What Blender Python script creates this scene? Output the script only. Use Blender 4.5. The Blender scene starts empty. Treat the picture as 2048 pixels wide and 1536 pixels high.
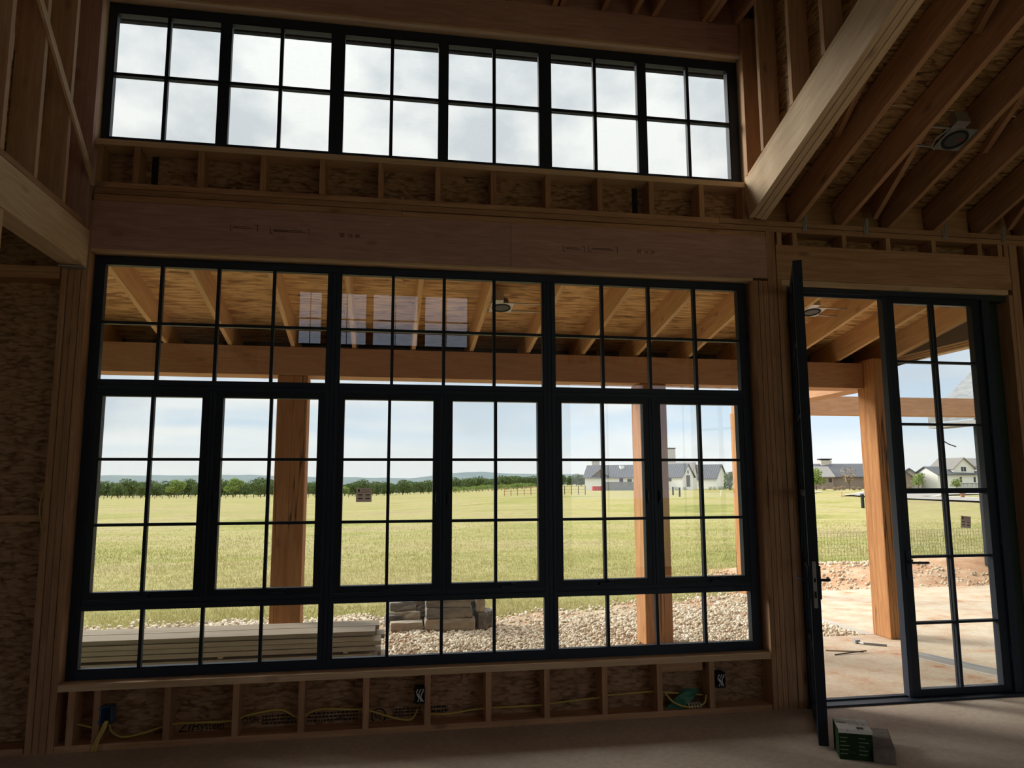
import bpy, math, random
import numpy as np
from mathutils import Vector, Matrix

random.seed(7)
rng = np.random.default_rng(7)
scene = bpy.context.scene
col = scene.collection

# ------------------------------------------------------------------ camera
cam_data = bpy.data.cameras.new('camera')
cam_data.sensor_width = 36.0
cam_data.lens = 1475.0 / 2048.0 * 36.0
cam_data.clip_start = 0.05
cam_data.clip_end = 6000
camera = bpy.data.objects.new('camera', cam_data)
col.objects.link(camera)
YAW, PITCH, ROLL = 0.169536, 0.130457, -0.003598
fwd = Vector((math.sin(YAW) * math.cos(PITCH), math.cos(YAW) * math.cos(PITCH), math.sin(PITCH)))
rt = Vector((math.cos(YAW), -math.sin(YAW), 0))
up = rt.cross(fwd)
r2 = math.cos(ROLL) * rt + math.sin(ROLL) * up
u2 = -math.sin(ROLL) * rt + math.cos(ROLL) * up
camera.matrix_world = Matrix(((r2.x, u2.x, -fwd.x, 1.8987), (r2.y, u2.y, -fwd.y, -5.1279),
                              (r2.z, u2.z, -fwd.z, 1.6015), (0, 0, 0, 1)))
scene.camera = camera

# ------------------------------------------------------------------ view
vs = scene.view_settings
vs.view_transform = 'Standard'
vs.look = 'None'
vs.gamma = 1.0
vs.use_curve_mapping = False
vs.exposure = 0.82
scene.cycles.transparent_max_bounces = 24
scene.cycles.max_bounces = 10
scene.cycles.diffuse_bounces = 6

# ------------------------------------------------------------------ sky
world = bpy.data.worlds.new('overcast_sky')
scene.world = world
world.use_nodes = True
wn, wl = world.node_tree.nodes, world.node_tree.links
wn.clear()
wo = wn.new('ShaderNodeOutputWorld')
bg = wn.new('ShaderNodeBackground')
bg.inputs['Strength'].default_value = 1.0
tc = wn.new('ShaderNodeTexCoord')
sep = wn.new('ShaderNodeSeparateXYZ')
wl.new(tc.outputs['Generated'], sep.inputs[0])
grad = wn.new('ShaderNodeValToRGB')
el = grad.color_ramp.elements
el[0].position = 0.0
el[0].color = (0.54, 0.555, 0.56, 1)
el[1].position = 1.0
el[1].color = (2.1, 2.13, 2.2, 1)
for p, c in ((0.028, (0.535, 0.55, 0.55, 1)), (0.065, (0.39, 0.475, 0.56, 1)), (0.12, (0.385, 0.455, 0.535, 1)), (0.2, (0.43, 0.50, 0.57, 1)),
             (0.30, (0.58, 0.63, 0.68, 1)), (0.42, (0.64, 0.67, 0.70, 1)), (0.55, (0.76, 0.79, 0.82, 1))):
    e = el.new(p)
    e.color = c
wl.new(sep.outputs['Z'], grad.inputs[0])
mapn = wn.new('ShaderNodeMapping')
mapn.inputs['Scale'].default_value = (1.6, 1.6, 11.0)
wl.new(tc.outputs['Generated'], mapn.inputs[0])
nz = wn.new('ShaderNodeTexNoise')
nz.inputs['Scale'].default_value = 1.3
nz.inputs['Detail'].default_value = 7
nz.inputs['Roughness'].default_value = 0.55
nz.inputs['Distortion'].default_value = 0.5
wl.new(mapn.outputs[0], nz.inputs['Vector'])
cr = wn.new('ShaderNodeValToRGB')
cr.color_ramp.elements[0].position = 0.45
cr.color_ramp.elements[0].color = (0, 0, 0, 1)
cr.color_ramp.elements[1].position = 0.66
cr.color_ramp.elements[1].color = (1, 1, 1, 1)
wl.new(nz.outputs['Fac'], cr.inputs[0])
mapn2 = wn.new('ShaderNodeMapping')
mapn2.inputs['Scale'].default_value = (3.0, 3.0, 5.0)
wl.new(tc.outputs['Generated'], mapn2.inputs[0])
nz2 = wn.new('ShaderNodeTexNoise')
nz2.inputs['Scale'].default_value = 2.2
nz2.inputs['Detail'].default_value = 8
wl.new(mapn2.outputs[0], nz2.inputs['Vector'])
cr2 = wn.new('ShaderNodeValToRGB')
cr2.color_ramp.elements[0].position = 0.40
cr2.color_ramp.elements[0].color = (0.80, 0.84, 0.88, 1)
cr2.color_ramp.elements[1].position = 0.58
cr2.color_ramp.elements[1].color = (1.16, 1.16, 1.14, 1)
wl.new(nz2.outputs['Fac'], cr2.inputs[0])
mixw = wn.new('ShaderNodeMix')
mixw.data_type = 'RGBA'
mrz = wn.new('ShaderNodeMapRange')
mrz.inputs[1].default_value = 0.18
mrz.inputs[2].default_value = 0.36
wl.new(sep.outputs['Z'], mrz.inputs[0])
mxz = wn.new('ShaderNodeMath')
mxz.operation = 'MAXIMUM'
wl.new(cr.outputs[0], mxz.inputs[0])
wl.new(mrz.outputs[0], mxz.inputs[1])
wl.new(mxz.outputs[0], mixw.inputs[0])
wl.new(grad.outputs[0], mixw.inputs[6])
# bright cloud layer: brighter towards the zenith like any overcast sky
lum = wn.new('ShaderNodeValToRGB')
le = lum.color_ramp.elements
le[0].position, le[0].color = 0.0, (0.53, 0.53, 0.515, 1)
le[1].position, le[1].color = 1.0, (2.1, 2.1, 2.1, 1)
for p_, v_ in ((0.16, 0.51), (0.30, 0.53), (0.42, 0.54), (0.55, 0.585), (0.7, 0.85)):
    e = le.new(p_)
    e.color = (v_, v_, v_, 1)
wl.new(sep.outputs['Z'], lum.inputs[0])
mulw = wn.new('ShaderNodeMix')
mulw.data_type = 'RGBA'
mulw.blend_type = 'MULTIPLY'
mulw.inputs[0].default_value = 1.0
wl.new(cr2.outputs[0], mulw.inputs[6])
wl.new(lum.outputs[0], mulw.inputs[7])
wl.new(mulw.outputs[2], mixw.inputs[7])
wl.new(mixw.outputs[2], bg.inputs['Color'])
wl.new(bg.outputs[0], wo.inputs[0])

# ------------------------------------------------------------------ hazy sun
sd = bpy.data.lights.new('sun', 'SUN')
sd.energy = 2.6
sd.angle = math.radians(24)
sd.color = (1.0, 0.95, 0.86)
sun = bpy.data.objects.new('sun', sd)
col.objects.link(sun)
sun.rotation_euler = Vector((-0.74, 0.53, 0.40)).to_track_quat('Z', 'Y').to_euler()
sun.location = (-20, 10, 25)


# ================================================================== helpers
class MB:
    def __init__(self):
        self.v, self.f = [], []

    def box(self, x0, x1, y0, y1, z0, z1):
        n = len(self.v)
        self.v += [(x0, y0, z0), (x1, y0, z0), (x1, y1, z0), (x0, y1, z0), (x0, y0, z1), (x1, y0, z1), (x1, y1, z1), (x0, y1, z1)]
        self.f += [(n, n + 3, n + 2, n + 1), (n + 4, n + 5, n + 6, n + 7), (n, n + 1, n + 5, n + 4), (n + 1, n + 2, n + 6, n + 5),
                   (n + 2, n + 3, n + 7, n + 6), (n + 3, n, n + 4, n + 7)]
        return self

    def prism(self, pts, axis, a0, a1):
        """polygon pts (2d, in the two other axes) extruded along axis from a0 to a1"""
        n, k = len(self.v), len(pts)
        for a in (a0, a1):
            for p in pts:
                self.v.append({'x': (a, p[0], p[1]), 'y': (p[0], a, p[1]), 'z': (p[0], p[1], a)}[axis])
        self.f.append(tuple(n + i for i in range(k)))
        self.f.append(tuple(n + k + i for i in reversed(range(k))))
        for i in range(k):
            j = (i + 1) % k
            self.f.append((n + i, n + k + i, n + k + j, n + j))
        return self

    def tube(self, pts, r, n=6, r_end=None):
        pts = [Vector(p) for p in pts]
        b, m = len(self.v), len(pts)
        for i, p in enumerate(pts):
            d = (pts[min(i + 1, m - 1)] - pts[max(i - 1, 0)]).normalized()
            a = d.cross(Vector((0, 0, 1)))
            if a.length < 1e-3:
                a = d.cross(Vector((0, 1, 0)))
            a.normalize()
            c = d.cross(a)
            rr = r if r_end is None else r + (r_end - r) * i / (m - 1)
            for k in range(n):
                t = 2 * math.pi * k / n
                self.v.append(tuple(p + rr * (math.cos(t) * a + math.sin(t) * c)))
        for i in range(m - 1):
            for k in range(n):
                k2 = (k + 1) % n
                self.f.append((b + i * n + k, b + i * n + k2, b + (i + 1) * n + k2, b + (i + 1) * n + k))
        self.f.append(tuple(b + k for k in reversed(range(n))))
        self.f.append(tuple(b + (m - 1) * n + k for k in range(n)))
        return self

    def build(self, name, mat, parent=None, world=True, smooth=False, loc=None):
        me = bpy.data.meshes.new(name)
        v = self.v
        if loc is not None:
            v = [(p[0] - loc[0], p[1] - loc[1], p[2] - loc[2]) for p in v]
        me.from_pydata(v, [], self.f)
        me.update()
        if smooth:
            me.polygons.foreach_set('use_smooth', [True] * len(me.polygons))
        me.materials.append(mat)
        o = bpy.data.objects.new(name, me)
        col.objects.link(o)
        if loc is not None:
            o.location = loc
        if parent is not None:
            setp(o, parent, world)
        return o


def setp(o, parent, world=True):
    o.parent = parent
    if world:
        o.matrix_parent_inverse = parent.matrix_basis.inverted()


def empty(name, loc=(0, 0, 0), rz=0.0):
    o = bpy.data.objects.new(name, None)
    col.objects.link(o)
    o.location = loc
    o.rotation_euler = (0, 0, rz)
    o.empty_display_size = 0.2
    return o


def tag(o, label=None, cat=None, group=None, kind=None):
    for k, val in (('label', label), ('category', cat), ('group', group), ('kind', kind)):
        if val:
            o[k] = val
    return o


def struct(o, label=None, cat=None):
    return tag(o, label, cat, None, 'structure')


def member(name, p0, p1, w, t, mat, parent=None, upv=(0, 0, 1), world=True, jit=0.0):
    """straight board: length p0-p1 along local X, t along local Z (~upv), w across"""
    p0, p1 = Vector(p0), Vector(p1)
    L = (p1 - p0).length
    x = (p1 - p0).normalized()
    u = Vector(upv)
    y = u.cross(x).normalized()
    z = x.cross(y)
    o = MB().box(-L / 2, L / 2, -w / 2, w / 2, -t / 2, t / 2).build(name, mat)
    M = Matrix(((x.x, y.x, z.x, 0), (x.y, y.y, z.y, 0), (x.z, y.z, z.z, 0), (0, 0, 0, 1)))
    if jit:
        M = M @ Matrix.Rotation(random.uniform(-jit, jit), 4, 'X')
    o.rotation_mode = 'QUATERNION'
    o.location = (p0 + p1) / 2
    o.rotation_quaternion = M.to_quaternion()
    if parent is not None:
        setp(o, parent, world)
    return o


def hbox(name, x0, x1, y0, y1, z0, z1, mat, parent=None, axis='x', world=True):
    """axis-aligned board whose grain runs along axis"""
    cx, cy, cz = (x0 + x1) / 2, (y0 + y1) / 2, (z0 + z1) / 2
    if axis == 'x':
        return member(name, (x0, cy, cz), (x1, cy, cz), y1 - y0, z1 - z0, mat, parent, (0, 0, 1), world)
    if axis == 'y':
        return member(name, (cx, y0, cz), (cx, y1, cz), x1 - x0, z1 - z0, mat, parent, (0, 0, 1), world)
    return member(name, (cx, cy, z0), (cx, cy, z1), x1 - x0, y1 - y0, mat, parent, (0, 1, 0), world)


def copy_tree(o, parent=None):
    c = o.copy()
    col.objects.link(c)
    c.parent = parent
    for ch in list(o.children):
        copy_tree(ch, c)
    return c


# ================================================================== materials
def newmat(name):
    m = bpy.data.materials.new(name)
    m.use_nodes = True
    nt = m.node_tree
    return m, nt.nodes, nt.links, nt.nodes['Principled BSDF']


def plain(name, c, rough=0.6, metal=0.0, spec=None):
    m, n, l, b = newmat(name)
    b.inputs['Base Color'].default_value = (*c, 1)
    b.inputs['Roughness'].default_value = rough
    b.inputs['Metallic'].default_value = metal
    if spec is not None:
        b.inputs['Specular IOR Level'].default_value = spec
    return m


def obj_coords(n, l, rand=True):
    t = n.new('ShaderNodeTexCoord')
    if not rand:
        return t.outputs['Object']
    oi = n.new('ShaderNodeObjectInfo')
    mul = n.new('ShaderNodeVectorMath')
    mul.operation = 'MULTIPLY_ADD'
    cmb = n.new('ShaderNodeCombineXYZ')
    for i in range(3):
        l.new(oi.outputs['Random'], cmb.inputs[i])
    l.new(cmb.outputs[0], mul.inputs[0])
    mul.inputs[1].default_value = (37.0, 61.0, 83.0)
    l.new(t.outputs['Object'], mul.inputs[2])
    return mul.outputs[0]


def mapping(n, l, src, scale, rot=(0, 0, 0)):
    m = n.new('ShaderNodeMapping')
    m.inputs['Scale'].default_value = scale
    m.inputs['Rotation'].default_value = rot
    l.new(src, m.inputs[0])
    return m.outputs[0]


def noise(n, l, src, scale, detail=5, rough=0.55, dist=0.0):
    t = n.new('ShaderNodeTexNoise')
    t.inputs['Scale'].default_value = scale
    t.inputs['Detail'].default_value = detail
    t.inputs['Roughness'].default_value = rough
    t.inputs['Distortion'].default_value = dist
    l.new(src, t.inputs['Vector'])
    return t.outputs['Fac']


def ramp(n, l, src, stops):
    r = n.new('ShaderNodeValToRGB')
    e = r.color_ramp.elements
    e[0].position, e[0].color = stops[0][0], (*stops[0][1], 1)
    e[1].position, e[1].color = stops[-1][0], (*stops[-1][1], 1)
    for p, c in stops[1:-1]:
        k = e.new(p)
        k.color = (*c, 1)
    l.new(src, r.inputs[0])
    return r.outputs[0]


def mixc(n, l, fac, a, b, mode='MIX'):
    m = n.new('ShaderNodeMix')
    m.data_type = 'RGBA'
    m.blend_type = mode
    for s, i in ((fac, 0), (a, 6), (b, 7)):
        if hasattr(s, 'is_output'):
            l.new(s, m.inputs[i])
        else:
            m.inputs[i].default_value = s if i == 0 else (*s, 1)
    return m.outputs[2]


def mth(n, l, op, a, b=0.0, clamp=False):
    m = n.new('ShaderNodeMath')
    m.operation = op
    m.use_clamp = clamp
    for s, i in ((a, 0), (b, 1)):
        if hasattr(s, 'is_output'):
            l.new(s, m.inputs[i])
        else:
            m.inputs[i].default_value = s
    return m.outputs[0]


def bump(n, l, b, h, strength=0.3, dist=0.01):
    k = n.new('ShaderNodeBump')
    k.inputs['Strength'].default_value = strength
    k.inputs['Distance'].default_value = dist
    l.new(h, k.inputs['Height'])
    l.new(k.outputs[0], b.inputs['Normal'])


def wood(name, light, dark, grain=1.0, knots=0.5, swirl=0.5, vary=0.25, crack=0.0, rough=0.75):
    m, n, l, b = newmat(name)
    co = obj_coords(n, l)
    g1 = noise(n, l, mapping(n, l, co, (0.9, 11 * grain, 11 * grain)), 2.6, 6, 0.6, swirl)
    base = ramp(n, l, g1, [(0.30, dark), (0.52, tuple((a + c) / 2 for a, c in zip(light, dark))), (0.72, light)])
    g2 = noise(n, l, mapping(n, l, co, (3.0, 160, 160)), 1.0, 3, 0.6)
    fib = ramp(n, l, g2, [(0.3, (0.80, 0.78, 0.76)), (0.7, (1.06, 1.06, 1.06))])
    c = mixc(n, l, 0.7, base, fib, 'MULTIPLY')
    if knots:
        v = n.new('ShaderNodeTexVoronoi')
        v.inputs['Scale'].default_value = 1.0
        l.new(mapping(n, l, co, (2.3, 5.5, 5.5)), v.inputs['Vector'])
        k = ramp(n, l, v.outputs['Distance'], [(0.06, (1, 1, 1)), (0.15, (0, 0, 0))])
        c = mixc(n, l, mth(n, l, 'MULTIPLY', k, knots), c, tuple(x * 0.35 for x in dark))
    oi = n.new('ShaderNodeObjectInfo')
    val = mth(n, l, 'MULTIPLY_ADD', oi.outputs['Random'], vary)
    val.node.inputs[2].default_value = 1.0 - vary * 0.6
    h = n.new('ShaderNodeHueSaturation')
    l.new(val, h.inputs['Value'])
    l.new(c, h.inputs['Color'])
    c = h.outputs[0]
    if crack:
        g3 = noise(n, l, mapping(n, l, co, (0.14, 5, 5)), 1.3, 3, 0.45, 0.1)
        line = mth(n, l, 'ABSOLUTE', mth(n, l, 'SUBTRACT', g3, 0.5))
        ck = ramp(n, l, line, [(0.0, (1, 1, 1)), (0.010, (0, 0, 0))])
        c = mixc(n, l, mth(n, l, 'MULTIPLY', ck, crack), c, tuple(x * 0.12 for x in dark))
    l.new(c, b.inputs['Base Color'])
    b.inputs['Roughness'].default_value = rough
    b.inputs['Specular IOR Level'].default_value = 0.25
    bump(n, l, b, g2, 0.15, 0.002)
    return m


def osb(name, light, mid, dark, scale=(16, 50, 50), rand=True):
    m, n, l, b = newmat(name)
    co = obj_coords(n, l, rand)
    wv = n.new('ShaderNodeTexNoise')
    wv.inputs['Scale'].default_value = 3.0
    wv.inputs['Detail'].default_value = 2
    l.new(co, wv.inputs['Vector'])
    ad = n.new('ShaderNodeVectorMath')
    ad.operation = 'MULTIPLY_ADD'
    l.new(wv.outputs['Color'], ad.inputs[0])
    ad.inputs[1].default_value = (0.05, 0.05, 0.05)
    l.new(co, ad.inputs[2])
    cols, hts = [], []
    for k, (rz, sc) in enumerate(((0.10, 1.0), (-0.75, 1.15))):
        mp = mapping(n, l, ad.outputs[0], tuple(s * sc for s in scale), (rz * 0.7, rz * 0.6, rz))
        v = n.new('ShaderNodeTexVoronoi')
        v.inputs['Scale'].default_value = 1.0
        l.new(mp, v.inputs['Vector'])
        s = n.new('ShaderNodeSeparateColor')
        l.new(v.outputs['Color'], s.inputs[0])
        cols.append(s.outputs[0])
        hts.append(v.outputs['Distance'])
    big = noise(n, l, co, 1.6, 3)
    pick = mth(n, l, 'GREATER_THAN', cols[1], 0.55)
    mx = n.new('ShaderNodeMix')
    l.new(pick, mx.inputs[0])
    l.new(cols[0], mx.inputs[2])
    l.new(cols[1], mx.inputs[3])
    f = mth(n, l, 'ADD', mth(n, l, 'MULTIPLY', mx.outputs[0], 0.8), mth(n, l, 'MULTIPLY', big, 0.25))
    c = ramp(n, l, f, [(0.12, dark), (0.35, mid), (0.75, light), (1.0, tuple(x * 1.12 for x in light))])
    ed = ramp(n, l, hts[0], [(0.45, (1, 1, 1)), (0.85, (0.45, 0.40, 0.36))])
    c = mixc(n, l, 0.8, c, ed, 'MULTIPLY')
    l.new(c, b.inputs['Base Color'])
    b.inputs['Roughness'].default_value = 0.7
    b.inputs['Specular IOR Level'].default_value = 0.25
    bump(n, l, b, mx.outputs[0], 0.25, 0.003)
    return m


def noisy(name, stops, scale=3.0, stretch=(1, 1, 1), detail=8, rough=0.9, bstr=0.0, bdist=0.01, fine=None):
    m, n, l, b = newmat(name)
    co = obj_coords(n, l, False)
    f = noise(n, l, mapping(n, l, co, stretch), scale, detail, 0.6)
    c = ramp(n, l, f, stops)
    if fine:
        f2 = noise(n, l, co, fine, 4, 0.7)
        c = mixc(n, l, 0.6, c, ramp(n, l, f2, [(0.3, (0.72, 0.72, 0.70)), (0.7, (1.15, 1.15, 1.12))]), 'MULTIPLY')
    l.new(c, b.inputs['Base Color'])
    b.inputs['Roughness'].default_value = rough
    b.inputs['Specular IOR Level'].default_value = 0.2
    if bstr:
        bump(n, l, b, f, bstr, bdist)
    return m


def tinted(name, stops, rough=0.9, translucent=0.0):
    """colour read from a per-piece random attribute"""
    m, n, l, b = newmat(name)
    a = n.new('ShaderNodeAttribute')
    a.attribute_name = 'tint'
    c = ramp(n, l, a.outputs['Fac'], stops)
    l.new(c, b.inputs['Base Color'])
    b.inputs['Roughness'].default_value = rough
    b.inputs['Specular IOR Level'].default_value = 0.15
    if translucent:
        tr = n.new('ShaderNodeBsdfTranslucent')
        l.new(c, tr.inputs['Color'])
        mx = n.new('ShaderNodeMixShader')
        mx.inputs[0].default_value = translucent
        l.new(b.outputs[0], mx.inputs[1])
        l.new(tr.outputs[0], mx.inputs[2])
        l.new(mx.outputs[0], n['Material Output'].inputs['Surface'])
    return m


def glass_mat(name, base=0.07, tint=(0.97, 0.985, 0.98)):
    m = bpy.data.materials.new(name)
    m.use_nodes = True
    n, l = m.node_tree.nodes, m.node_tree.links
    n.clear()
    out = n.new('ShaderNodeOutputMaterial')
    tr = n.new('ShaderNodeBsdfTransparent')
    tr.inputs[0].default_value = (*tint, 1)
    gl = n.new('ShaderNodeBsdfGlossy')
    gl.inputs['Roughness'].default_value = 0.0
    gl.inputs['Color'].default_value = (0.95, 0.9, 0.97, 1)
    lw = n.new('ShaderNodeLayerWeight')
    lw.inputs[0].default_value = 0.5
    p = mth(n, l, 'POWER', lw.outputs['Facing'], 5.0)
    f = mth(n, l, 'ADD', mth(n, l, 'MULTIPLY', p, 0.9), base, True)
    mx = n.new('ShaderNodeMixShader')
    l.new(f, mx.inputs[0])
    l.new(tr.outputs[0], mx.inputs[1])
    l.new(gl.outputs[0], mx.inputs[2])
    l.new(mx.outputs[0], out.inputs[0])
    return m


M = {}
M['stud'] = wood('stud_pine', (0.60, 0.36, 0.21), (0.40, 0.215, 0.115), 1.0, 0.6, 0.5, 0.3)
M['pale'] = wood('pale_pine', (0.82, 0.61, 0.40), (0.66, 0.45, 0.27), 0.9, 0.4, 0.6, 0.15)
M['lvl'] = wood('laminated_veneer', (0.64, 0.39, 0.34), (0.46, 0.26, 0.225), 0.7, 0.35, 1.6, 0.12)
M['glulam'] = wood('beam_veneer', (0.88, 0.69, 0.49), (0.70, 0.50, 0.32), 0.7, 0.5, 1.4, 0.15)
M['porch'] = wood('porch_rafter_pine', (0.80, 0.54, 0.29), (0.62, 0.38, 0.18), 0.9, 0.6, 0.6, 0.2)
M['cedar'] = wood('rough_cedar', (0.56, 0.285, 0.12), (0.37, 0.165, 0.066), 0.9, 0.4, 0.9, 0.12, 0.95, 0.85)
M['beamred'] = wood('porch_beam_fir', (0.58, 0.33, 0.19), (0.42, 0.22, 0.12), 0.7, 0.4, 1.4, 0.12)
M['grey_board'] = wood('weathered_board', (0.56, 0.48, 0.37), (0.40, 0.335, 0.25), 1.0, 0.2, 0.4, 0.35)
M['osb'] = osb('sheathing_strand_board', (0.44, 0.265, 0.155), (0.33, 0.185, 0.105), (0.21, 0.115, 0.06))
M['osb_y'] = osb('side_strand_board', (0.48, 0.31, 0.15), (0.30, 0.175, 0.08), (0.15, 0.08, 0.035), (55, 11, 55))
M['osb_porch'] = osb('porch_strand_board', (0.84, 0.56, 0.26), (0.66, 0.40, 0.165), (0.34, 0.18, 0.07), (5, 36, 36))
M['black'] = plain('black_window_metal', (0.020, 0.029, 0.050), 0.5, 0.0, 0.3)
M['black2'] = plain('black_sash_metal', (0.013, 0.019, 0.032), 0.5, 0.0, 0.3)
M['glass'] = glass_mat('window_glass')
M['green'] = plain('green_sheathing', (0.05, 0.095, 0.06), 0.7)
M['darkgreen'] = plain('dark_green_flashing', (0.012, 0.026, 0.016), 0.7)
M['ink'] = plain('black_print', (0.02, 0.014, 0.012), 0.8)
M['red_ink'] = plain('red_print', (0.25, 0.03, 0.02), 0.8)
M['steel'] = plain('galvanised_steel', (0.45, 0.46, 0.47), 0.4, 0.8)
M['white'] = plain('white_plastic', (0.75, 0.75, 0.73), 0.5)
M['cable'] = plain('yellow_cable_sheath', (0.62, 0.46, 0.10), 0.5)
M['bluebox'] = plain('blue_plastic', (0.05, 0.12, 0.22), 0.5)
M['greenbag'] = plain('green_plastic', (0.04, 0.18, 0.11), 0.5)
M['paper'] = noisy('printed_paper', [(0.35, (0.20, 0.19, 0.18)), (0.42, (0.80, 0.79, 0.77)), (1.0, (0.88, 0.87, 0.85))], 40, (1, 3, 3))
M['cardgreen'] = noisy('green_carton', [(0.3, (0.012, 0.028, 0.009)), (0.6, (0.02, 0.045, 0.014)), (0.75, (0.05, 0.075, 0.03))], 12, (1, 1, 4))
M['floor'] = noisy('dusty_concrete', [(0.3, (0.54, 0.43, 0.345)), (0.55, (0.67, 0.56, 0.465)), (0.75, (0.76, 0.66, 0.57))], 0.9, (1, 1, 1), 9, 0.75, 0.1, 0.004, 25)
M['slab'] = noisy('dusty_slab', [(0.30, (0.50, 0.24, 0.13)), (0.40, (0.60, 0.43, 0.30)), (0.55, (0.65, 0.53, 0.40)), (0.8, (0.73, 0.63, 0.51))], 3.2, (1, 1, 1), 12, 0.9, 0.1, 0.006, 30)
M['cmu'] = noisy('grey_block', [(0.3, (0.17, 0.14, 0.13)), (0.7, (0.27, 0.23, 0.21))], 30, (1, 1, 1), 4, 0.95, 0.3, 0.003)
M['stone'] = noisy('grey_ledge_stone', [(0.3, (0.10, 0.095, 0.09)), (0.5, (0.20, 0.185, 0.17)), (0.7, (0.33, 0.28, 0.22))], 5, (1, 1, 2), 8, 0.95, 0.5, 0.01, 40)
M['stone_tan'] = noisy('tan_ledge_stone', [(0.3, (0.27, 0.22, 0.17)), (0.7, (0.48, 0.41, 0.33))], 5, (1, 1, 2), 8, 0.95, 0.5, 0.01, 40)
M['gravel'] = tinted('crushed_limestone', [(0.0, (0.30, 0.22, 0.15)), (0.35, (0.55, 0.44, 0.31)), (0.7, (0.72, 0.62, 0.47)), (1.0, (0.85, 0.78, 0.66))])
M['gravel_bed'] = noisy('gravel_fines', [(0.3, (0.42, 0.18, 0.09)), (0.5, (0.45, 0.33, 0.22)), (0.75, (0.52, 0.43, 0.31))], 1.2, (1, 1, 1), 10, 1.0, 0.4, 0.02, 35)
M['dirt'] = noisy('red_dirt', [(0.3, (0.42, 0.21, 0.11)), (0.5, (0.55, 0.33, 0.20)), (0.72, (0.66, 0.50, 0.36))], 2.5, (1, 1, 1), 12, 1.0, 0.6, 0.04, 30)
M['road'] = noisy('pale_asphalt', [(0.3, (0.30, 0.275, 0.255)), (0.7, (0.37, 0.34, 0.315))], 0.5, (1, 1, 1), 5, 0.9)
M['curb'] = plain('concrete_curb', (0.50, 0.47, 0.41), 0.9)


# field colours: patches of dry and green grass
def field_material():
    m, n, l, b = newmat('mown_field')
    co = obj_coords(n, l, False)
    a = noise(n, l, mapping(n, l, co, (0.6, 1.5, 1)), 0.13, 9, 0.66, 0.6)
    c = ramp(n, l, a, [(0.30, (0.20, 0.215, 0.065)), (0.43, (0.31, 0.295, 0.105)), (0.53, (0.38, 0.33, 0.155)), (0.68, (0.33, 0.26, 0.15))])
    f = noise(n, l, mapping(n, l, co, (1, 1.3, 1)), 2.4, 8, 0.75)
    c = mixc(n, l, 0.75, c, ramp(n, l, f, [(0.3, (0.62, 0.64, 0.52)), (0.52, (1, 1, 1)), (0.72, (1.28, 1.25, 1.15))]), 'MULTIPLY')
    l.new(c, b.inputs['Base Color'])
    b.inputs['Roughness'].default_value = 1.0
    b.inputs['Specular IOR Level'].default_value = 0.05
    bump(n, l, b, f, 0.5, 0.12)
    return m


M['field'] = field_material()
M['blade'] = tinted('grass_blades', [(0.0, (0.20, 0.215, 0.06)), (0.4, (0.36, 0.34, 0.12)), (0.75, (0.48, 0.41, 0.20)), (1.0, (0.55, 0.45, 0.28))], 0.9, 0.3)
M['leaf'] = tinted('oak_leaves', [(0.0, (0.045, 0.075, 0.025)), (0.5, (0.09, 0.135, 0.045)), (1.0, (0.17, 0.22, 0.075))], 0.9, 0.15)
M['leaf_bright'] = tinted('bright_leaves', [(0.0, (0.11, 0.17, 0.04)), (0.5, (0.20, 0.28, 0.07)), (1.0, (0.32, 0.38, 0.12))], 0.9, 0.15)
M['leaf_dry'] = tinted('dry_leaves', [(0.0, (0.19, 0.14, 0.09)), (0.5, (0.30, 0.22, 0.15)), (1.0, (0.38, 0.31, 0.22))], 0.9, 0.1)
M['bark'] = plain('bark', (0.12, 0.09, 0.07), 0.95)
M['hill'] = noisy('wooded_hill', [(0.35, (0.055, 0.08, 0.06)), (0.65, (0.095, 0.12, 0.085))], 0.02, (1, 1, 4), 6, 1.0)
M['metal_roof'] = plain('grey_metal_roof', (0.085, 0.088, 0.098), 0.6, 0.0)
M['metal_roof2'] = plain('pale_metal_roof', (0.24, 0.22, 0.205), 0.6, 0.0)
M['shingle'] = noisy('grey_shingle', [(0.3, (0.20, 0.21, 0.22)), (0.7, (0.32, 0.33, 0.34))], 6, (1, 1, 4), 5, 0.95)
M['whitewall'] = plain('white_painted_wall', (0.78, 0.77, 0.74), 0.8)
M['brownwall'] = plain('brown_siding', (0.16, 0.125, 0.105), 0.85)
M['taupewall'] = plain('taupe_siding', (0.25, 0.195, 0.165), 0.85)
M['darkglass'] = plain('dark_house_window', (0.02, 0.022, 0.025), 0.15)
M['chimney'] = noisy('pale_stone_chimney', [(0.3, (0.42, 0.38, 0.33)), (0.7, (0.62, 0.58, 0.52))], 3, (1, 1, 3), 5)
M['fence_grey'] = plain('grey_fence_board', (0.20, 0.205, 0.22), 0.8)
M['rust'] = plain('rusty_post', (0.30, 0.13, 0.07), 0.85)
M['dark_post'] = plain('dark_post', (0.03, 0.035, 0.04), 0.8, 0.0, 0.1)
M['red'] = plain('red_bin', (0.55, 0.05, 0.04), 0.6)
M['net'] = plain('green_net', (0.22, 0.30, 0.12), 0.8)
M['stakewood'] = plain('orange_stake', (0.62, 0.36, 0.18), 0.85)
M['soffit'] = plain('grey_soffit', (0.30, 0.30, 0.30), 0.8)
M['bounce_board'] = plain('pale_board', (0.58, 0.56, 0.54), 0.9)  # unseen walls made pale to bounce neutral light into the room
M['pine2'] = wood('lit_pine', (0.74, 0.50, 0.33), (0.54, 0.33, 0.20), 1.0, 0.5, 0.6, 0.2)  # stud pine lightened so the cheek studs carry clerestory light in their colour


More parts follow.
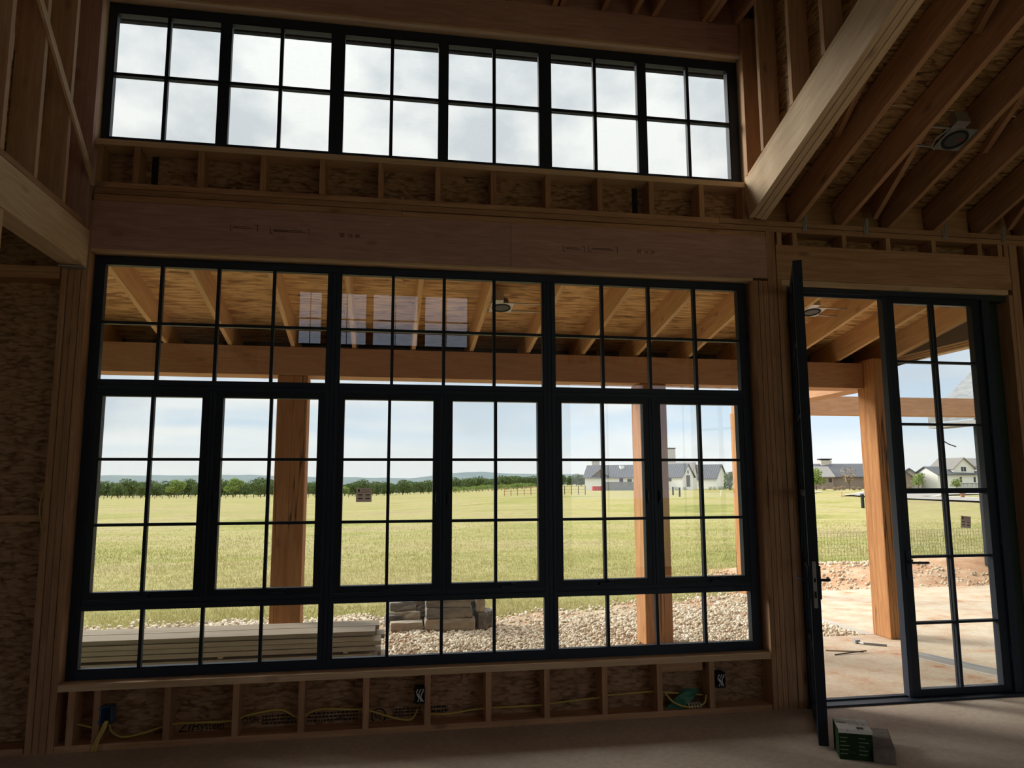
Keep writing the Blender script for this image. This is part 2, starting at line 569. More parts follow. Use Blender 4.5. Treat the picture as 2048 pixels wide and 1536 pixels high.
# ================================================================== room shell
YI, YO = -0.09, 0.05           # inner and outer stud faces of the window wall
SH = 0.062                     # outer face of the sheathing
floor = MB().box(-6, 9.5, -7.3, -0.09, -0.2, 0.0).build('floor', M['floor'])
struct(floor, 'dusty concrete floor of the unfinished room', 'floor')

wall_front = empty('wall_front', (2.3, 0.0, 0.0))
struct(wall_front, 'open timber-framed window wall with bare strand board sheathing', 'wall')
W = wall_front


def sheet(name, x0, x1, z0, z1, mat=None, parent=W, y0=YO, y1=SH):
    o = hbox(name, x0, x1, y0, y1, z0, z1, mat or M['osb'], parent, 'x')
    o.data.materials.append(M['green'])          # coated outer face
    o.data.polygons[4].material_index = 1
    return o


for x0, x1, z0, z1 in ((-6, -2.6, 0, 3.6), (-2.6, -0.02, 0, 2.44), (-2.6, -0.02, 2.44, 3.6), (-0.02, 1.22, 0, 0.388), (1.22, 2.44, 0, 0.388),
                       (2.44, 3.66, 0, 0.388), (3.66, 4.60, 0, 0.388), (-0.02, 0.302, 3.1, 3.868), (0.302, 2.0, 3.1, 3.868),
                       (2.0, 3.742, 3.1, 3.868), (3.742, 4.60, 3.1, 3.868), (4.60, 4.86, 0, 3.868), (-0.20, -0.045, 3.6, 4.91),
                       (4.60, 4.75, 3.868, 4.91), (-0.2, 4.75, 4.91, 5.45), (4.86, 6.80, 3.09, 3.86), (6.80, 9.5, 0, 3.86)):
    sheet('sheathing_panel', x0, x1, z0, z1)


def stud(x, z0, z1, w=0.038, mat='stud', y0=YI, y1=YO, parent=W, name='stud'):
    o = hbox(name, x - w / 2, x + w / 2, y0 + random.uniform(-0.005, 0.004), y1, z0, z1, M[mat], parent, 'z')
    return o


# bottom plates, sill, headers, top plates
hbox('bottom_plate', -5.9, -0.19, YI, YO, 0, 0.038, M['stud'], W)
hbox('bottom_plate', -0.02, 4.605, YI, YO, 0, 0.038, M['stud'], W)
hbox('bottom_plate', 6.94, 9.4, YI, YO, 0, 0.038, M['stud'], W)
hbox('rough_sill', -0.021, 4.61, YI - 0.004, YO, 0.348, 0.388, M['pale'], W)
CR = [0.06, 0.205, 0.605, 1.008, 1.404, 1.804, 2.197, 2.597, 2.99, 3.391, 3.78, 4.161]
for x in CR:
    stud(x, 0.038, 0.348)
hbox('blocking', 3.80, 4.10, YI + 0.01, YO, 0.29, 0.346, M['stud'], W)
for k in range(4):
    stud(-0.162 + k * 0.0405, 0.0, 2.975 if k < 3 else 3.435, 0.0365)
hbox('blocking', -1.2, -0.19, -0.02, YO, 1.36, 1.40, M['stud'], W)
hbox('top_plate', -5.9, -0.19, YI, YO, 2.90, 2.94, M['stud'], W)
hbox('top_plate', -5.9, -0.19, YI, YO, 2.942, 2.98, M['stud'], W)
for x in (-0.9, -1.3, -1.7, -2.1, -2.5, -2.9):
    stud(x, 0.038, 2.90)
stud(-0.70, 2.98, 3.25)
for k in range(3):
    stud(4.632 + k * 0.0385, 0.0, 3.096, 0.0345)
for k in range(2):
    stud(4.7485 + k * 0.0385, 0.0, 3.487, 0.0345)
for k in range(2):
    stud(4.826 + k * 0.0385, 0.0, 3.068 if k else 3.11, 0.0345)
hbox('window_header', -0.02, 2.755, YI - 0.003, YO, 3.114, 3.438, M['lvl'], W)
hbox('window_header', 2.757, 4.728, YI - 0.005, YO, 3.114, 3.438, M['lvl'], W)
hbox('header_underside', -0.02, 4.612, YI + 0.002, YO, 3.097, 3.1135, M['pale'], W)  # pale strip added to stand in for the window-lit header underside
hbox('top_plate', -0.02, 1.98, YI, YO, 3.441, 3.484, M['stud'], W)
hbox('top_plate', 1.983, 4.728, YI + 0.003, YO, 3.441, 3.482, M['stud'], W)
hbox('top_plate', -0.02, 3.12, YI - 0.004, YO, 3.488, 3.526, M['stud'], W)
hbox('top_plate', 3.122, 9.4, YI, YO, 3.488, 3.528, M['stud'], W)
hbox('top_plate', -0.02, 4.36, YI, YO, 3.531, 3.569, M['stud'], W)
hbox('top_plate', 4.362, 9.4, YI - 0.004, YO, 3.532, 3.571, M['stud'], W)
for x in (-0.001, 0.226, 0.633, 1.039, 1.432, 1.832, 2.232, 2.631, 3.033, 3.426, 3.825, 4.222, 4.575):
    stud(x, 3.571, 3.824)
hbox('rough_sill', -0.035, 4.60, YI - 0.004, YO, 3.826, 3.866, M['pale'], W)
# clerestory header and jamb studs
hbox('clerestory_header', -0.04, 4.33, YI - 0.003, YO, 4.925, 5.165, M['lvl'], W)
hbox('clerestory_header', 4.332, 4.60, YI - 0.003, YO, 4.925, 5.165, M['lvl'], W)
hbox('header_underside', -0.04, 4.60, YI + 0.002, -0.045, 4.907, 4.9245, M['pale'], W)  # these two pale strips put the window light into the underside colour
hbox('header_underside', -0.04, 4.60, -0.043, YO, 4.907, 4.9245, M['pale'], W)
stud(-0.062, 3.25, 5.2, 0.038, 'pale')
stud(-0.101, 3.25, 5.2)
stud(4.622, 3.575, 5.2, 0.038, 'pale')
stud(4.661, 3.575, 5.2)
# door bay
hbox('door_header', 4.808, 6.85, YI - 0.006, YO - 0.03, 3.112, 3.385, M['stud'], W)
hbox('header_underside', 4.846, 6.818, YI, YO, 3.07, 3.110, M['pale'], W)
for x in (4.845, 4.975, 5.391, 5.774, 6.173, 6.591, 6.78, 6.83):
    stud(x, 3.387, 3.487)
for k in range(3):
    stud(6.838 + k * 0.0385, 0.0, 3.068 if k == 0 else 3.487, 0.037)
for x in (7.2, 7.6, 8.0, 8.4):
    stud(x, 0.038, 3.487)
stud(7.02, 0.038, 3.487, 0.038)

# hurricane ties over the door bay
for i, x in enumerate((5.059, 5.581, 6.279, 6.812)):
    mb = MB()
    mb.box(x - 0.018, x + 0.018, YI - 0.008, YI - 0.005, 3.505, 3.585)
    mb.box(x - 0.004, x + 0.024, YI - 0.012, YI - 0.008, 3.565, 3.635)
    for dz in (3.515, 3.535, 3.555):
        mb.box(x - 0.006, x + 0.004, YI - 0.014, YI - 0.008, dz, dz + 0.008)
    mb.build('rafter_tie', M['steel'], W)


# ---- printing on sheathing and headers
def text_mesh(s, size, mat, M4, parent, name='printed_mark', extr=0.0006, shear=0.0):
    cu = bpy.data.curves.new('t', 'FONT')
    cu.body = s
    cu.size = size
    cu.extrude = extr
    cu.shear = shear
    cu.align_x = 'CENTER'
    cu.align_y = 'CENTER'
    t = bpy.data.objects.new('t', cu)
    col.objects.link(t)
    bpy.context.view_layer.update()
    me = bpy.data.meshes.new_from_object(t.evaluated_get(bpy.context.evaluated_depsgraph_get()))
    bpy.data.objects.remove(t)
    bpy.data.curves.remove(cu)
    me.materials.clear()
    me.materials.append(mat)
    me.name = name
    o = bpy.data.objects.new(name, me)
    col.objects.link(o)
    o.matrix_basis = M4
    if parent is not None:
        setp(o, parent)
    return o


def on_front(x, y, z, rot=0.0):
    return Matrix.Translation((x, y, z)) @ Matrix.Rotation(math.radians(90), 4, 'X') @ Matrix.Rotation(rot, 4, 'Z')


def print_lines(x0, x1, z, n, rowh, y=YO - 0.001):
    mb = MB()
    r = random.Random(int(x0 * 1000))
    for k in range(n):
        x = x0
        while x < x1:
            w = r.uniform(0.006, 0.03)
            mb.box(x, min(x + w, x1), y - 0.0008, y, z - k * rowh, z - k * rowh + rowh * 0.5)
            x += w + 0.006
    mb.build('printed_mark', M['ink'], W)['kind'] = 'stuff'


text_mesh('ZIP', 0.085, M['ink'], on_front(0.70, YO - 0.002, 0.064), W, extr=0.001, shear=0.2)
text_mesh('system', 0.062, M['ink'], on_front(0.835, YO - 0.002, 0.064), W, extr=0.001)
text_mesh('0SFI', 0.055, M['ink'], on_front(0.545, YO - 0.002, 0.055), W)
text_mesh('OSFI', 0.055, M['ink'], on_front(1.075, YO - 0.002, 0.085), W)
print_lines(1.15, 1.36, 0.10, 3, 0.022)
print_lines(1.43, 1.75, 0.10, 3, 0.022)
print_lines(1.98, 2.16, 0.10, 3, 0.02)
print_lines(2.23, 2.34, 0.10, 2, 0.026)
mb = MB()
mb.tube([(1.886 + 0.045 * math.cos(a * math.pi / 10), YO - 0.002, 0.07 + 0.045 * math.sin(a * math.pi / 10)) for a in range(21)], 0.004, 4)
mb.build('printed_mark', M['ink'], W)['kind'] = 'stuff'
text_mesh('UL', 0.052, M['ink'], on_front(1.886, YO - 0.002, 0.07, -0.5), W)
# stamps on the headers (the board is fixed upside down)
for x, z in ((1.63, 3.285), (3.77, 3.275)):
    text_mesh('10  71  25', 0.035, M['ink'], on_front(x, YI - 0.0065, z, math.pi), W)
for x, z, w in ((0.93, 3.30, 0.18), (1.23, 3.29, 0.26), (3.22, 3.27, 0.16), (3.44, 3.275, 0.22)):
    mb = MB()
    y = YI - 0.006
    for a, b_, c_, d_ in ((x - w / 2, x - w / 2 + 0.003, z - 0.022, z + 0.022), (x + w / 2 - 0.003, x + w / 2, z - 0.022, z + 0.022),
                          (x - w / 2, x - w / 2 + 0.02, z - 0.022, z - 0.019), (x + w / 2 - 0.02, x + w / 2, z + 0.019, z + 0.022),
                          (x - w / 2 + 0.02, x + w / 2 - 0.03, z - 0.004, z - 0.001), (x - w / 2 + 0.02, x + w / 2 - 0.05, z + 0.006, z + 0.009)):
        mb.box(a, b_, y - 0.0008, y, c_, d_)
    mb.build('printed_mark', M['ink'], W)['kind'] = 'stuff'
# scrawled pencil note up the right-hand stud
mb = MB()
pts = []
for k in range(40):
    pts.append((4.645 + 0.010 * math.sin(k * 1.7) + 0.004 * math.sin(k * 3.1), YI - 0.004, 1.40 + k * 0.0055))
mb.tube(pts, 0.0012, 4)
mb.build('pencil_note', M['ink'], W)
# black joint tape with print behind the upper cripple studs
for x in (0.302, 3.742):
    mb = MB().box(x - 0.022, x + 0.022, YO - 0.0012, YO - 0.0002, 3.575, 3.82)
    mb.build('joint_tape', M['ink'], W)

# ================================================================== windows
def bar(mb, x0, x1, z0, z1, y0, y1, step=0.0):
    mb.box(x0, x1, y0, y1, z0, z1)


def pane_grid(parent, xs, zs, y, mw=0.021, depth=(0.0, 0.045), name='pane'):
    """panes between glass edges xs[0]..xs[-1], muntins centred on the inner xs, zs"""
    for i in range(len(xs) - 1):
        for j in range(len(zs) - 1):
            a = xs[i] + (mw / 2 if i else -0.006)
            b = xs[i + 1] - (mw / 2 if i < len(xs) - 2 else -0.006)
            c = zs[j] + (mw / 2 if j else -0.006)
            d = zs[j + 1] - (mw / 2 if j < len(zs) - 2 else -0.006)
            MB().box(a - 0.004, b + 0.004, y - 0.003, y + 0.003, c - 0.004, d + 0.004).build('pane', M['glass'], parent)
    for x in xs[1:-1]:
        mb = MB().box(x - mw / 2, x + mw / 2, depth[0], y - 0.004, zs[0], zs[-1])
        mb.box(x - mw / 2 + 0.003, x + mw / 2 - 0.003, y + 0.004, depth[1], zs[0], zs[-1])
        mb.box(x - 0.0035, x + 0.0035, y - 0.004, y + 0.004, zs[0], zs[-1])
        mb.build('muntin', M['black2'], parent)
    for z in zs[1:-1]:
        ed = [xs[0]] + [x for x in xs[1:-1]] + [xs[-1]]
        mb = MB()
        for i in range(len(ed) - 1):
            a = ed[i] + (mw / 2 if i else 0)
            b = ed[i + 1] - (mw / 2 if i < len(ed) - 2 else 0)
            mb.box(a, b, depth[0] + 0.001, y - 0.004, z - mw / 2 + 0.001, z + mw / 2 - 0.001)
            mb.box(a, b, y + 0.004, depth[1], z - mw / 2 + 0.003, z + mw / 2 - 0.003)
        mb.build('muntin', M['black2'], parent)


def frame_rect(mb, x0, x1, z0, z1, w, y0, y1):
    mb.box(x0, x0 + w, y0, y1, z0, z1)
    mb.box(x1 - w, x1, y0, y1, z0, z1)
    mb.box(x0 + w, x1 - w, y0, y1, z0, z0 + w)
    mb.box(x0 + w, x1 - w, y0, y1, z1 - w, z1)


win = empty('window_1', (2.286, 0.03, 0.39))
struct(win, 'wide black three-unit window with transoms and casements', 'window')
mb = MB()
mb.box(-0.018, 0.038, 0, 0.075, 0.39, 3.092)
mb.box(4.535, 4.592, 0, 0.075, 0.39, 3.092)
mb.box(0.038, 4.535, 0, 0.075, 3.042, 3.092)
mb.box(0.038, 4.535, 0, 0.075, 0.39, 0.447)
mb.build('outer_frame', M['black'], win)
for x in (1.488, 3.008):
    o = MB().box(x, x + 0.0255, 0, 0.07, 0.447, 3.042).box(x + 0.0285, x + 0.056, 0.003, 0.068, 0.447, 3.042).box(x + 0.059, x + 0.084, 0, 0.07, 0.447, 3.042)
    o.box(x + 0.0255, x + 0.059, 0.012, 0.06, 0.447, 3.042)
    o.build('mullion', M['black'], win)
UX = ((0.038, 1.488), (1.572, 3.008), (3.092, 4.535))
for ui, (a, b) in enumerate(UX):
    cm = (a + b) / 2
    # rails between the rows of lights
    mb = MB().box(a, b, 0, 0.07, 2.232, 2.262).box(a, b, 0.006, 0.066, 2.203, 2.230).box(a, b, 0.014, 0.06, 2.229, 2.233)
    mb.build('rail', M['black'], win)
    mb = MB().box(a, b, 0, 0.07, 0.808, 0.838).box(a, b, 0.006, 0.066, 0.841, 0.866).box(a, b, 0.014, 0.06, 0.837, 0.842)
    mb.build('rail', M['black'], win)
    MB().box(cm - 0.021, cm - 0.002, 0.0, 0.068, 0.866, 2.203).box(cm + 0.002, cm + 0.021, 0.0, 0.068, 0.866, 2.203).box(cm - 0.002, cm + 0.002, 0.008, 0.06, 0.866, 2.203).build('mullion', M['black'], win)
    q = (b - a) / 4
    # transom (2 x 4) and bottom (1 x 4) fixed lights
    for nm, zs in (('transom_light', [2.262, 2.645, 3.042]), ('bottom_light', [0.447, 0.808])):
        fl = empty(nm, (cm, 0.03, zs[0]))
        setp(fl, win)
        mbb = MB()
        frame_rect(mbb, a, b, zs[0], zs[-1], 0.006, 0.006, 0.05)
        f_ = mbb.build('glazing_bead', M['black2'])
        f_.parent = fl
        f_.matrix_parent_inverse = (win.matrix_basis @ win.matrix_basis.inverted() @ Matrix.Translation(fl.location)).inverted()
        xs = [a, a + q, a + 2 * q, a + 3 * q, b]
        before = set(col.objects)
        pane_grid(None, xs, zs, 0.03)
        for o in [o for o in col.objects if o not in before]:
            o.parent = fl
            o.matrix_parent_inverse = Matrix.Translation(-fl.location)
    # two casement sashes
    for k, (sa, sb) in enumerate(((a + 0.002, cm - 0.023), (cm + 0.023, b - 0.002))):
        sash = empty('casement_sash', ((sa + sb) / 2, 0.03, 0.868))
        setp(sash, win)
        before = set(col.objects)
        mbb = MB()
        frame_rect(mbb, sa, sb, 0.869, 2.201, 0.0435, 0.004, 0.06)
        mbb.build('sash_frame', M['black2'])
        ga, gb = sa + 0.0435, sb - 0.0435
        pane_grid(None, [ga, (ga + gb) / 2, gb], [0.913, 1.331, 1.748, 2.157], 0.03)
        # folded crank on the bottom rail and a lever on the meeting stile
        cx = ga + 0.30 if k == 0 else gb - 0.22
        MB().box(cx - 0.045, cx + 0.045, -0.022, 0.004, 0.876, 0.893).tube([(cx + 0.02, -0.02, 0.897), (cx + 0.055, -0.026, 0.906)], 0.006, 6).build('crank', M['black'])
        lx = sb - 0.02 if k == 0 else sa + 0.02
        MB().box(lx - 0.009, lx + 0.009, -0.012, 0.004, 1.44, 1.53).tube([(lx, -0.014, 1.515), (lx - 0.004, -0.03, 1.46)], 0.006, 6).build('lever', M['black'])
        for o in [o for o in col.objects if o not in before]:
            o.parent = sash
            o.matrix_parent_inverse = Matrix.Translation(-sash.location)

win2 = empty('window_2', (2.28, 0.03, 3.87))
struct(win2, 'black clerestory strip window of six lights under the dormer roof', 'window')
mb = MB()
mb.box(-0.042, 0.004, 0, 0.075, 3.868, 4.905)
mb.box(4.527, 4.60, 0, 0.075, 3.868, 4.905)
mb.box(0.004, 4.527, 0, 0.075, 4.838, 4.905)
mb.box(0.004, 4.527, 0, 0.075, 3.868, 3.922)
mb.build('outer_frame', M['black'], win2)
CL = ((0.004, 0.700), (0.764, 1.464), (1.548, 2.242), (2.302, 2.998), (3.081, 3.776), (3.836, 4.527))
for i in range(5):
    MB().box(CL[i][1], CL[i + 1][0], 0, 0.07, 3.922, 4.838).build('mullion', M['black'], win2)
for a, b in CL:
    fl = empty('clerestory_light', ((a + b) / 2, 0.03, 3.922))
    setp(fl, win2)
    before = set(col.objects)
    mbb = MB()
    frame_rect(mbb, a, b, 3.922, 4.838, 0.007, 0.004, 0.05)
    mbb.build('glazing_bead', M['black2'])
    pane_grid(None, [a, (a + b) / 2, b], [3.922, 4.382, 4.838], 0.03, 0.024)
    for o in [o for o in col.objects if o not in before]:
        o.parent = fl
        o.matrix_parent_inverse = Matrix.Translation(-fl.location)


STICK, n_, l_, b_ = newmat('sticker_paper')
b_.inputs['Base Color'].default_value = (0.45, 0.40, 0.37, 1)
tr_ = n_.new('ShaderNodeBsdfTranslucent')
tr_.inputs['Color'].default_value = (0.75, 0.68, 0.64, 1)
mx_ = n_.new('ShaderNodeMixShader')
mx_.inputs[0].default_value = 0.6
l_.new(b_.outputs[0], mx_.inputs[1])
l_.new(tr_.outputs[0], mx_.inputs[2])
l_.new(mx_.outputs[0], n_['Material Output'].inputs['Surface'])


def sticker(x0, x1, y, z0, z1, label, tilt=0.0):
    s = MB().box(-(x1 - x0) / 2, (x1 - x0) / 2, -0.0004, 0.0004, 0, z1 - z0).build('window_sticker', STICK)
    s.location = ((x0 + x1) / 2, y, z0)
    s.rotation_euler = (0, tilt, 0)
    w, h = x1 - x0, z1 - z0
    mb = MB()
    mb.tube([(-w * 0.33, -0.0012, h * 0.90), (-w * 0.28, -0.0012, h * 0.80), (-w * 0.38, -0.0012, h * 0.80)], 0.006, 4)
    for k, (zz, a, b) in enumerate(((0.86, -0.15, 0.4), (0.76, -0.15, 0.4), (0.66, -0.42, 0.42), (0.48, -0.38, -0.08), (0.48, 0.1, 0.4), (0.40, -0.3, -0.12), (0.40, 0.15, 0.34), (0.22, -0.38, -0.08), (0.22, 0.1, 0.4), (0.14, -0.3, -0.12), (0.14, 0.15, 0.34))):
        t = 0.006 if zz in (0.48, 0.22) else 0.002
        mb.box(a * w, b * w, -0.0012, -0.0006, zz * h, zz * h + t)
    p = mb.build('print', M['ink'])
    p.parent = s
    return tag(s, label, 'sticker')


sticker(1.707, 1.811, 0.0262, 1.462, 1.556, 'small grey rating sticker on the glass of the third casement')

# ================================================================== french doors
DY = -0.06
trim = empty('trim_1', (5.75, DY, 0))
struct(trim, 'black frame and threshold of the double door', 'door frame')
MB().box(4.884, 4.925, DY, DY + 0.12, 0.0, 3.066).build('jamb', M['black'], trim)
MB().box(6.59, 6.66, DY, DY + 0.12, 0.0, 3.066).build('jamb', M['black'], trim)
MB().box(4.925, 6.59, DY, DY + 0.12, 3.03, 3.066).build('head', M['black'], trim)
MB().box(4.925, 6.59, DY + 0.03, DY + 0.05, 3.005, 3.03).build('stop', M['black'], trim)
MB().box(4.868, 6.80, DY - 0.055, DY + 0.13, 0.0, 0.014).box(4.925, 6.59, DY + 0.05, DY + 0.09, 0.014, 0.024).build('threshold', M['black'], trim)
MB().box(6.66, 6.815, DY + 0.09, DY + 0.105, 0, 3.068).build('flashing_panel', M['darkgreen'], trim)
MB().box(6.660, 6.817, DY, DY + 0.09, 3.02, 3.068).build('shim', M['darkgreen'], trim)


def door_leaf(name, label, hinge, width, ang, hand, panes=True):
    """leaf built along local +X (hand=1) or -X (hand=-1) from its hinge; interior face at local y=0"""
    d = empty(name, hinge, ang)
    struct(d, label, 'door')
    T = 0.056
    s = hand

    def bx(mb, a, b, y0, y1, z0, z1):
        mb.box(min(s * a, s * b), max(s * a, s * b), y0, y1, z0, z1)
    z0, z1 = 0.018, 3.022
    st = 0.072
    for a, b, nm in ((0.0, st, 'hinge_stile'), (width - st, width, 'lock_stile')):
        mb = MB()
        bx(mb, a, b, 0, T, z0, z1)
        mb.build(nm, M['black2'], d, False)
    for zz0, zz1, nm in ((z0, 0.066, 'bottom_rail'), (1.494, 1.533, 'middle_rail'), (2.978, z1, 'top_rail')):
        mb = MB()
        bx(mb, st, width - st, 0.002, T - 0.002, zz0, zz1)
        mb.build(nm, M['black2'], d, False)
    vx = width / 2
    zs = [0.066, 0.535, 1.020, 1.494]
    zs2 = [1.533, 2.025, 2.515, 2.978]
    mw = 0.024
    for zl in (zs, zs2):
        mb = MB()
        bx(mb, vx - mw / 2, vx + mw / 2, 0.004, T / 2 - 0.004, zl[0], zl[-1])
        bx(mb, vx - mw / 2, vx + mw / 2, T / 2 + 0.004, T - 0.004, zl[0], zl[-1])
        mb.build('muntin', M['black2'], d, False)
        for z in zl[1:-1]:
            mb = MB()
            for a, b in ((st, vx - mw / 2), (vx + mw / 2, width - st)):
                bx(mb, a, b, 0.006, T / 2 - 0.004, z - 0.009, z + 0.009)
                bx(mb, a, b, T / 2 + 0.004, T - 0.006, z - 0.009, z + 0.009)
            mb.build('muntin', M['black2'], d, False)
        for j in range(3):
            for a, b in ((st - 0.005, vx), (vx, width - st + 0.005)):
                mb = MB()
                bx(mb, a + 0.001, b - 0.001, T / 2 - 0.003, T / 2 + 0.003, zl[j] + 0.001, zl[j + 1] - 0.001)
                mb.build('pane', M['glass'], d, False)
    # lever handles on both faces
    hx = width - st / 2
    for yy, dy in ((0.0, -1), (T, 1)):
        h = MB()
        bx(h, hx - 0.017, hx + 0.017, min(yy, yy + dy * 0.009), max(yy, yy + dy * 0.009), 0.87, 1.07)
        h.tube([(s * hx, yy + dy * 0.008, 0.985), (s * hx, yy + dy * 0.05, 0.985), (s * (hx - 0.012), yy + dy * 0.058, 0.985), (s * (hx - 0.13), yy + dy * 0.058, 0.983)], 0.009, 8)
        h.build('lever_handle', M['black'], d, False)
    for z in (0.25, 1.1, 1.95, 2.8):
        h = MB().tube([(-s * 0.006, -0.008, z), (-s * 0.006, -0.008, z + 0.10)], 0.009, 8)
        h.build('hinge', M['black'], d, False)
    return d


leaf_w = 0.862
closed = door_leaf('door_1', 'closed black glazed door leaf with a sticker on its glass', (6.588, DY + 0.022, 0), leaf_w - 0.02, 0.0, -1)
# dummy astragal on the closed leaf
MB().box(-leaf_w - 0.01, -leaf_w + 0.022, -0.008, 0.0, 0.02, 3.02).box(-leaf_w - 0.004, -leaf_w + 0.018, 0.0, 0.06, 0.02, 3.02).build('astragal', M['black'], closed, False)
opened = door_leaf('door_2', 'black glazed door leaf standing open into the room', (4.905, DY - 0.012, 0), leaf_w, math.radians(-118.3), 1)
o = MB().box(leaf_w, leaf_w + 0.0015, 0.017, 0.039, 0.82, 1.10).build('lock_plate', M['steel'], opened, False)
MB().box(leaf_w + 0.0014, leaf_w + 0.006, 0.022, 0.034, 0.975, 1.0).box(leaf_w + 0.0014, leaf_w + 0.003, 0.021, 0.035, 0.88, 0.92).build('latch_bolt', M['dark_post'], o, False)
sticker(6.279, 6.365, DY + 0.0455, 1.228, 1.318, 'small tilted grey sticker on the closed glass door', 0.09)

# ================================================================== dormer and roof framing
# left cheek wall above the level beam
wl_ = empty('wall_left', (-0.1, -1.5, 3.23))
struct(wl_, 'stud-framed left cheek wall of the dormer above a level beam', 'wall')
hbox('sheathing_panel', -0.20, -0.185, -7.2, 0.05, 3.23, 5.45, M['osb_y'], wl_, 'y')
for y in (-0.135,):
    hbox('stud', -0.18, -0.03, y - 0.019, y + 0.019, 3.23, 5.3, M['lvl'], wl_, 'z')
for k, y in enumerate((-0.498, -0.862, -1.228, -1.62, -2.02, -2.42, -2.82)):
    hbox('stud', -0.18, -0.03, y - 0.019, y + 0.019, 3.268, 5.3, M['pine2'], wl_, 'z')
hbox('sole_plate', -0.18, -0.03, -7.1, -0.10, 3.232, 3.266, M['stud'], wl_, 'y')
for dz in (0.0, 0.034):
    member('diagonal_brace', (-0.021, -0.12, 3.53 + dz), (-0.021, -1.9, 4.93 + dz), 0.016, 0.024, M['pale'], wl_)
for y0, y1, z in ((-0.843, -0.517, 3.60), (-1.209, -0.881, 3.98), (-0.843, -0.517, 4.05)):
    hbox('blocking', -0.18, -0.165, y0, y1, z, z + 0.34, M['stud'], wl_, 'y')
hbox('blocking', -0.120, -0.070, -1.205, -1.12, 3.80, 3.95, M['pale'], wl_, 'z')  # pale block stands in for a patch of daylight between the studs
for k in range(3):
    bz = hbox('header_beam', -0.17 + k * 0.047, -0.125 + k * 0.047 if k < 2 else -0.03, -7.1, -0.095, 2.978 + (0.004 if k < 2 else 0), 3.228, M['glulam'], None, 'y')
    bz.name = 'timber_beam'
    tag(bz, ['outer ply, farthest left, of the level three-ply beam over the left opening', 'middle ply of the level three-ply beam over the left opening', 'pale knotty inner ply of the level beam meeting the wall left of the window'][k], 'beam')
mb = MB().box(-0.175, -0.026, -0.105, -0.0925, 2.965, 3.05).box(-0.175, -0.026, -0.16, -0.0925, 2.966, 2.974)
tag(mb.build('beam_hanger', M['steel']), 'galvanised hanger under the end of the level beam left of the window', 'bracket')
hb = hbox('support_post', -0.20, -0.035, -1.29, -1.148, 0.0, 2.973, M['pale'], None, 'z')
tag(hb, 'pale timber post under the level beam at the left edge of the photo', 'post')

# right cheek wall over the sloping beam
wr_ = empty('wall_right', (4.66, -1.5, 3.6))
struct(wr_, 'stud-framed right cheek wall of the dormer above a sloping beam', 'wall')
SL = 0.343


def zbot(y):
    return 3.575 + SL * (-0.09 - y) if y > -3.6 else 3.575 + SL * (y + 7.11)


MB().prism([(0.05, 3.72), (0.05, 5.45), (-7.2, 5.45), (-7.2, 3.72), (-3.6, zbot(-3.6) + 0.17)], 'x', 4.725, 4.74).build('sheathing_panel', M['osb_y'], wr_)
hbox('stud', 4.58, 4.72, -0.144, -0.106, 3.90, 5.2, M['stud'], wr_, 'z')
for y in (-0.375, -0.785, -1.17, -1.57, -1.97, -2.37, -2.77, -3.17):
    hbox('stud', 4.58, 4.72, y - 0.019, y + 0.019, zbot(y) + 0.324, 5.3, M['pine2'], wr_, 'z')


def slope_board(name, x0, x1, y0, y1, dz, depth, mat, parent, zf=None):
    """rafter: vertical section between y0 and y1 along the roof slope"""
    z0, z1 = zbot(y0) + dz, zbot(y1) + dz
    xc = (x0 + x1) / 2
    o = member(name, (xc, y0, z0 + depth / 2), (xc, y1, z1 + depth / 2), x1 - x0, depth * math.cos(math.atan(SL)), mat, parent)
    return o


for k, (a, b, dz) in enumerate(((4.58, 4.623, 0.0), (4.626, 4.668, -0.006), (4.671, 4.715, -0.012))):
    o = slope_board('sloping_beam', a, b, -0.096, -3.6, dz - 0.02, 0.30 - k * 0.004, M['glulam'], None)
    tag(o, ['pale inner ply of the sloping beam rising from the clerestory corner', 'middle ply of the sloping beam at the right of the clerestory', 'outer ply of the sloping beam, beside the open rafters'][k], 'beam')
    slope_board('beam_ply', a, b, -3.604, -7.1, dz - 0.02, 0.30, M['glulam'], wr_)
o = slope_board('beam_cap', 4.58, 4.715, -0.10, -3.6, 0.282, 0.034, M['pale'], wr_)

ceil = empty('ceiling', (7.0, -1.8, 3.8))
struct(ceil, 'sloping strand board roof deck on open rafters over the doors', 'ceiling')
for k, x in enumerate((5.0, 5.395, 5.8, 6.205, 6.62, 7.02, 7.42, 7.82, 8.22, 8.62, 9.02)):
    slope_board('rafter', x - 0.019, x + 0.019, 0.0, -3.58, 0, 0.24, M['stud'], ceil)
    slope_board('rafter', x - 0.019, x + 0.019, -3.62, -7.1, 0, 0.24, M['stud'], ceil)
dk = [0.30, -0.92, -2.14, -3.60]
for i in range(3):
    for x0, x1 in ((4.745, 7.18), (7.183, 9.5)):
        y0, y1 = dk[i], dk[i + 1] + 0.004
        xc = (x0 + x1) / 2
        z0, z1 = zbot(y0) + 0.262, zbot(y1) + 0.262
        member('deck_panel', (xc, y0, z0), (xc, y1, z1), x1 - x0, 0.014, M['osb_y'], ceil)
member('deck_panel', (7.1, -3.6, zbot(-3.6) + 0.262), (7.1, -7.4, zbot(-7.4) + 0.262), 4.8, 0.014, M['osb_y'], ceil)
# eave blocking above the plate
for a, b in ((4.72, 4.98), (5.02, 5.374), (5.416, 5.78), (5.82, 6.184), (6.226, 6.6), (6.64, 7.0), (7.04, 7.4), (7.44, 9.4)):
    hbox('eave_blocking', a, b, 0.02, 0.048, 3.572, 3.80, M['stud'], ceil)
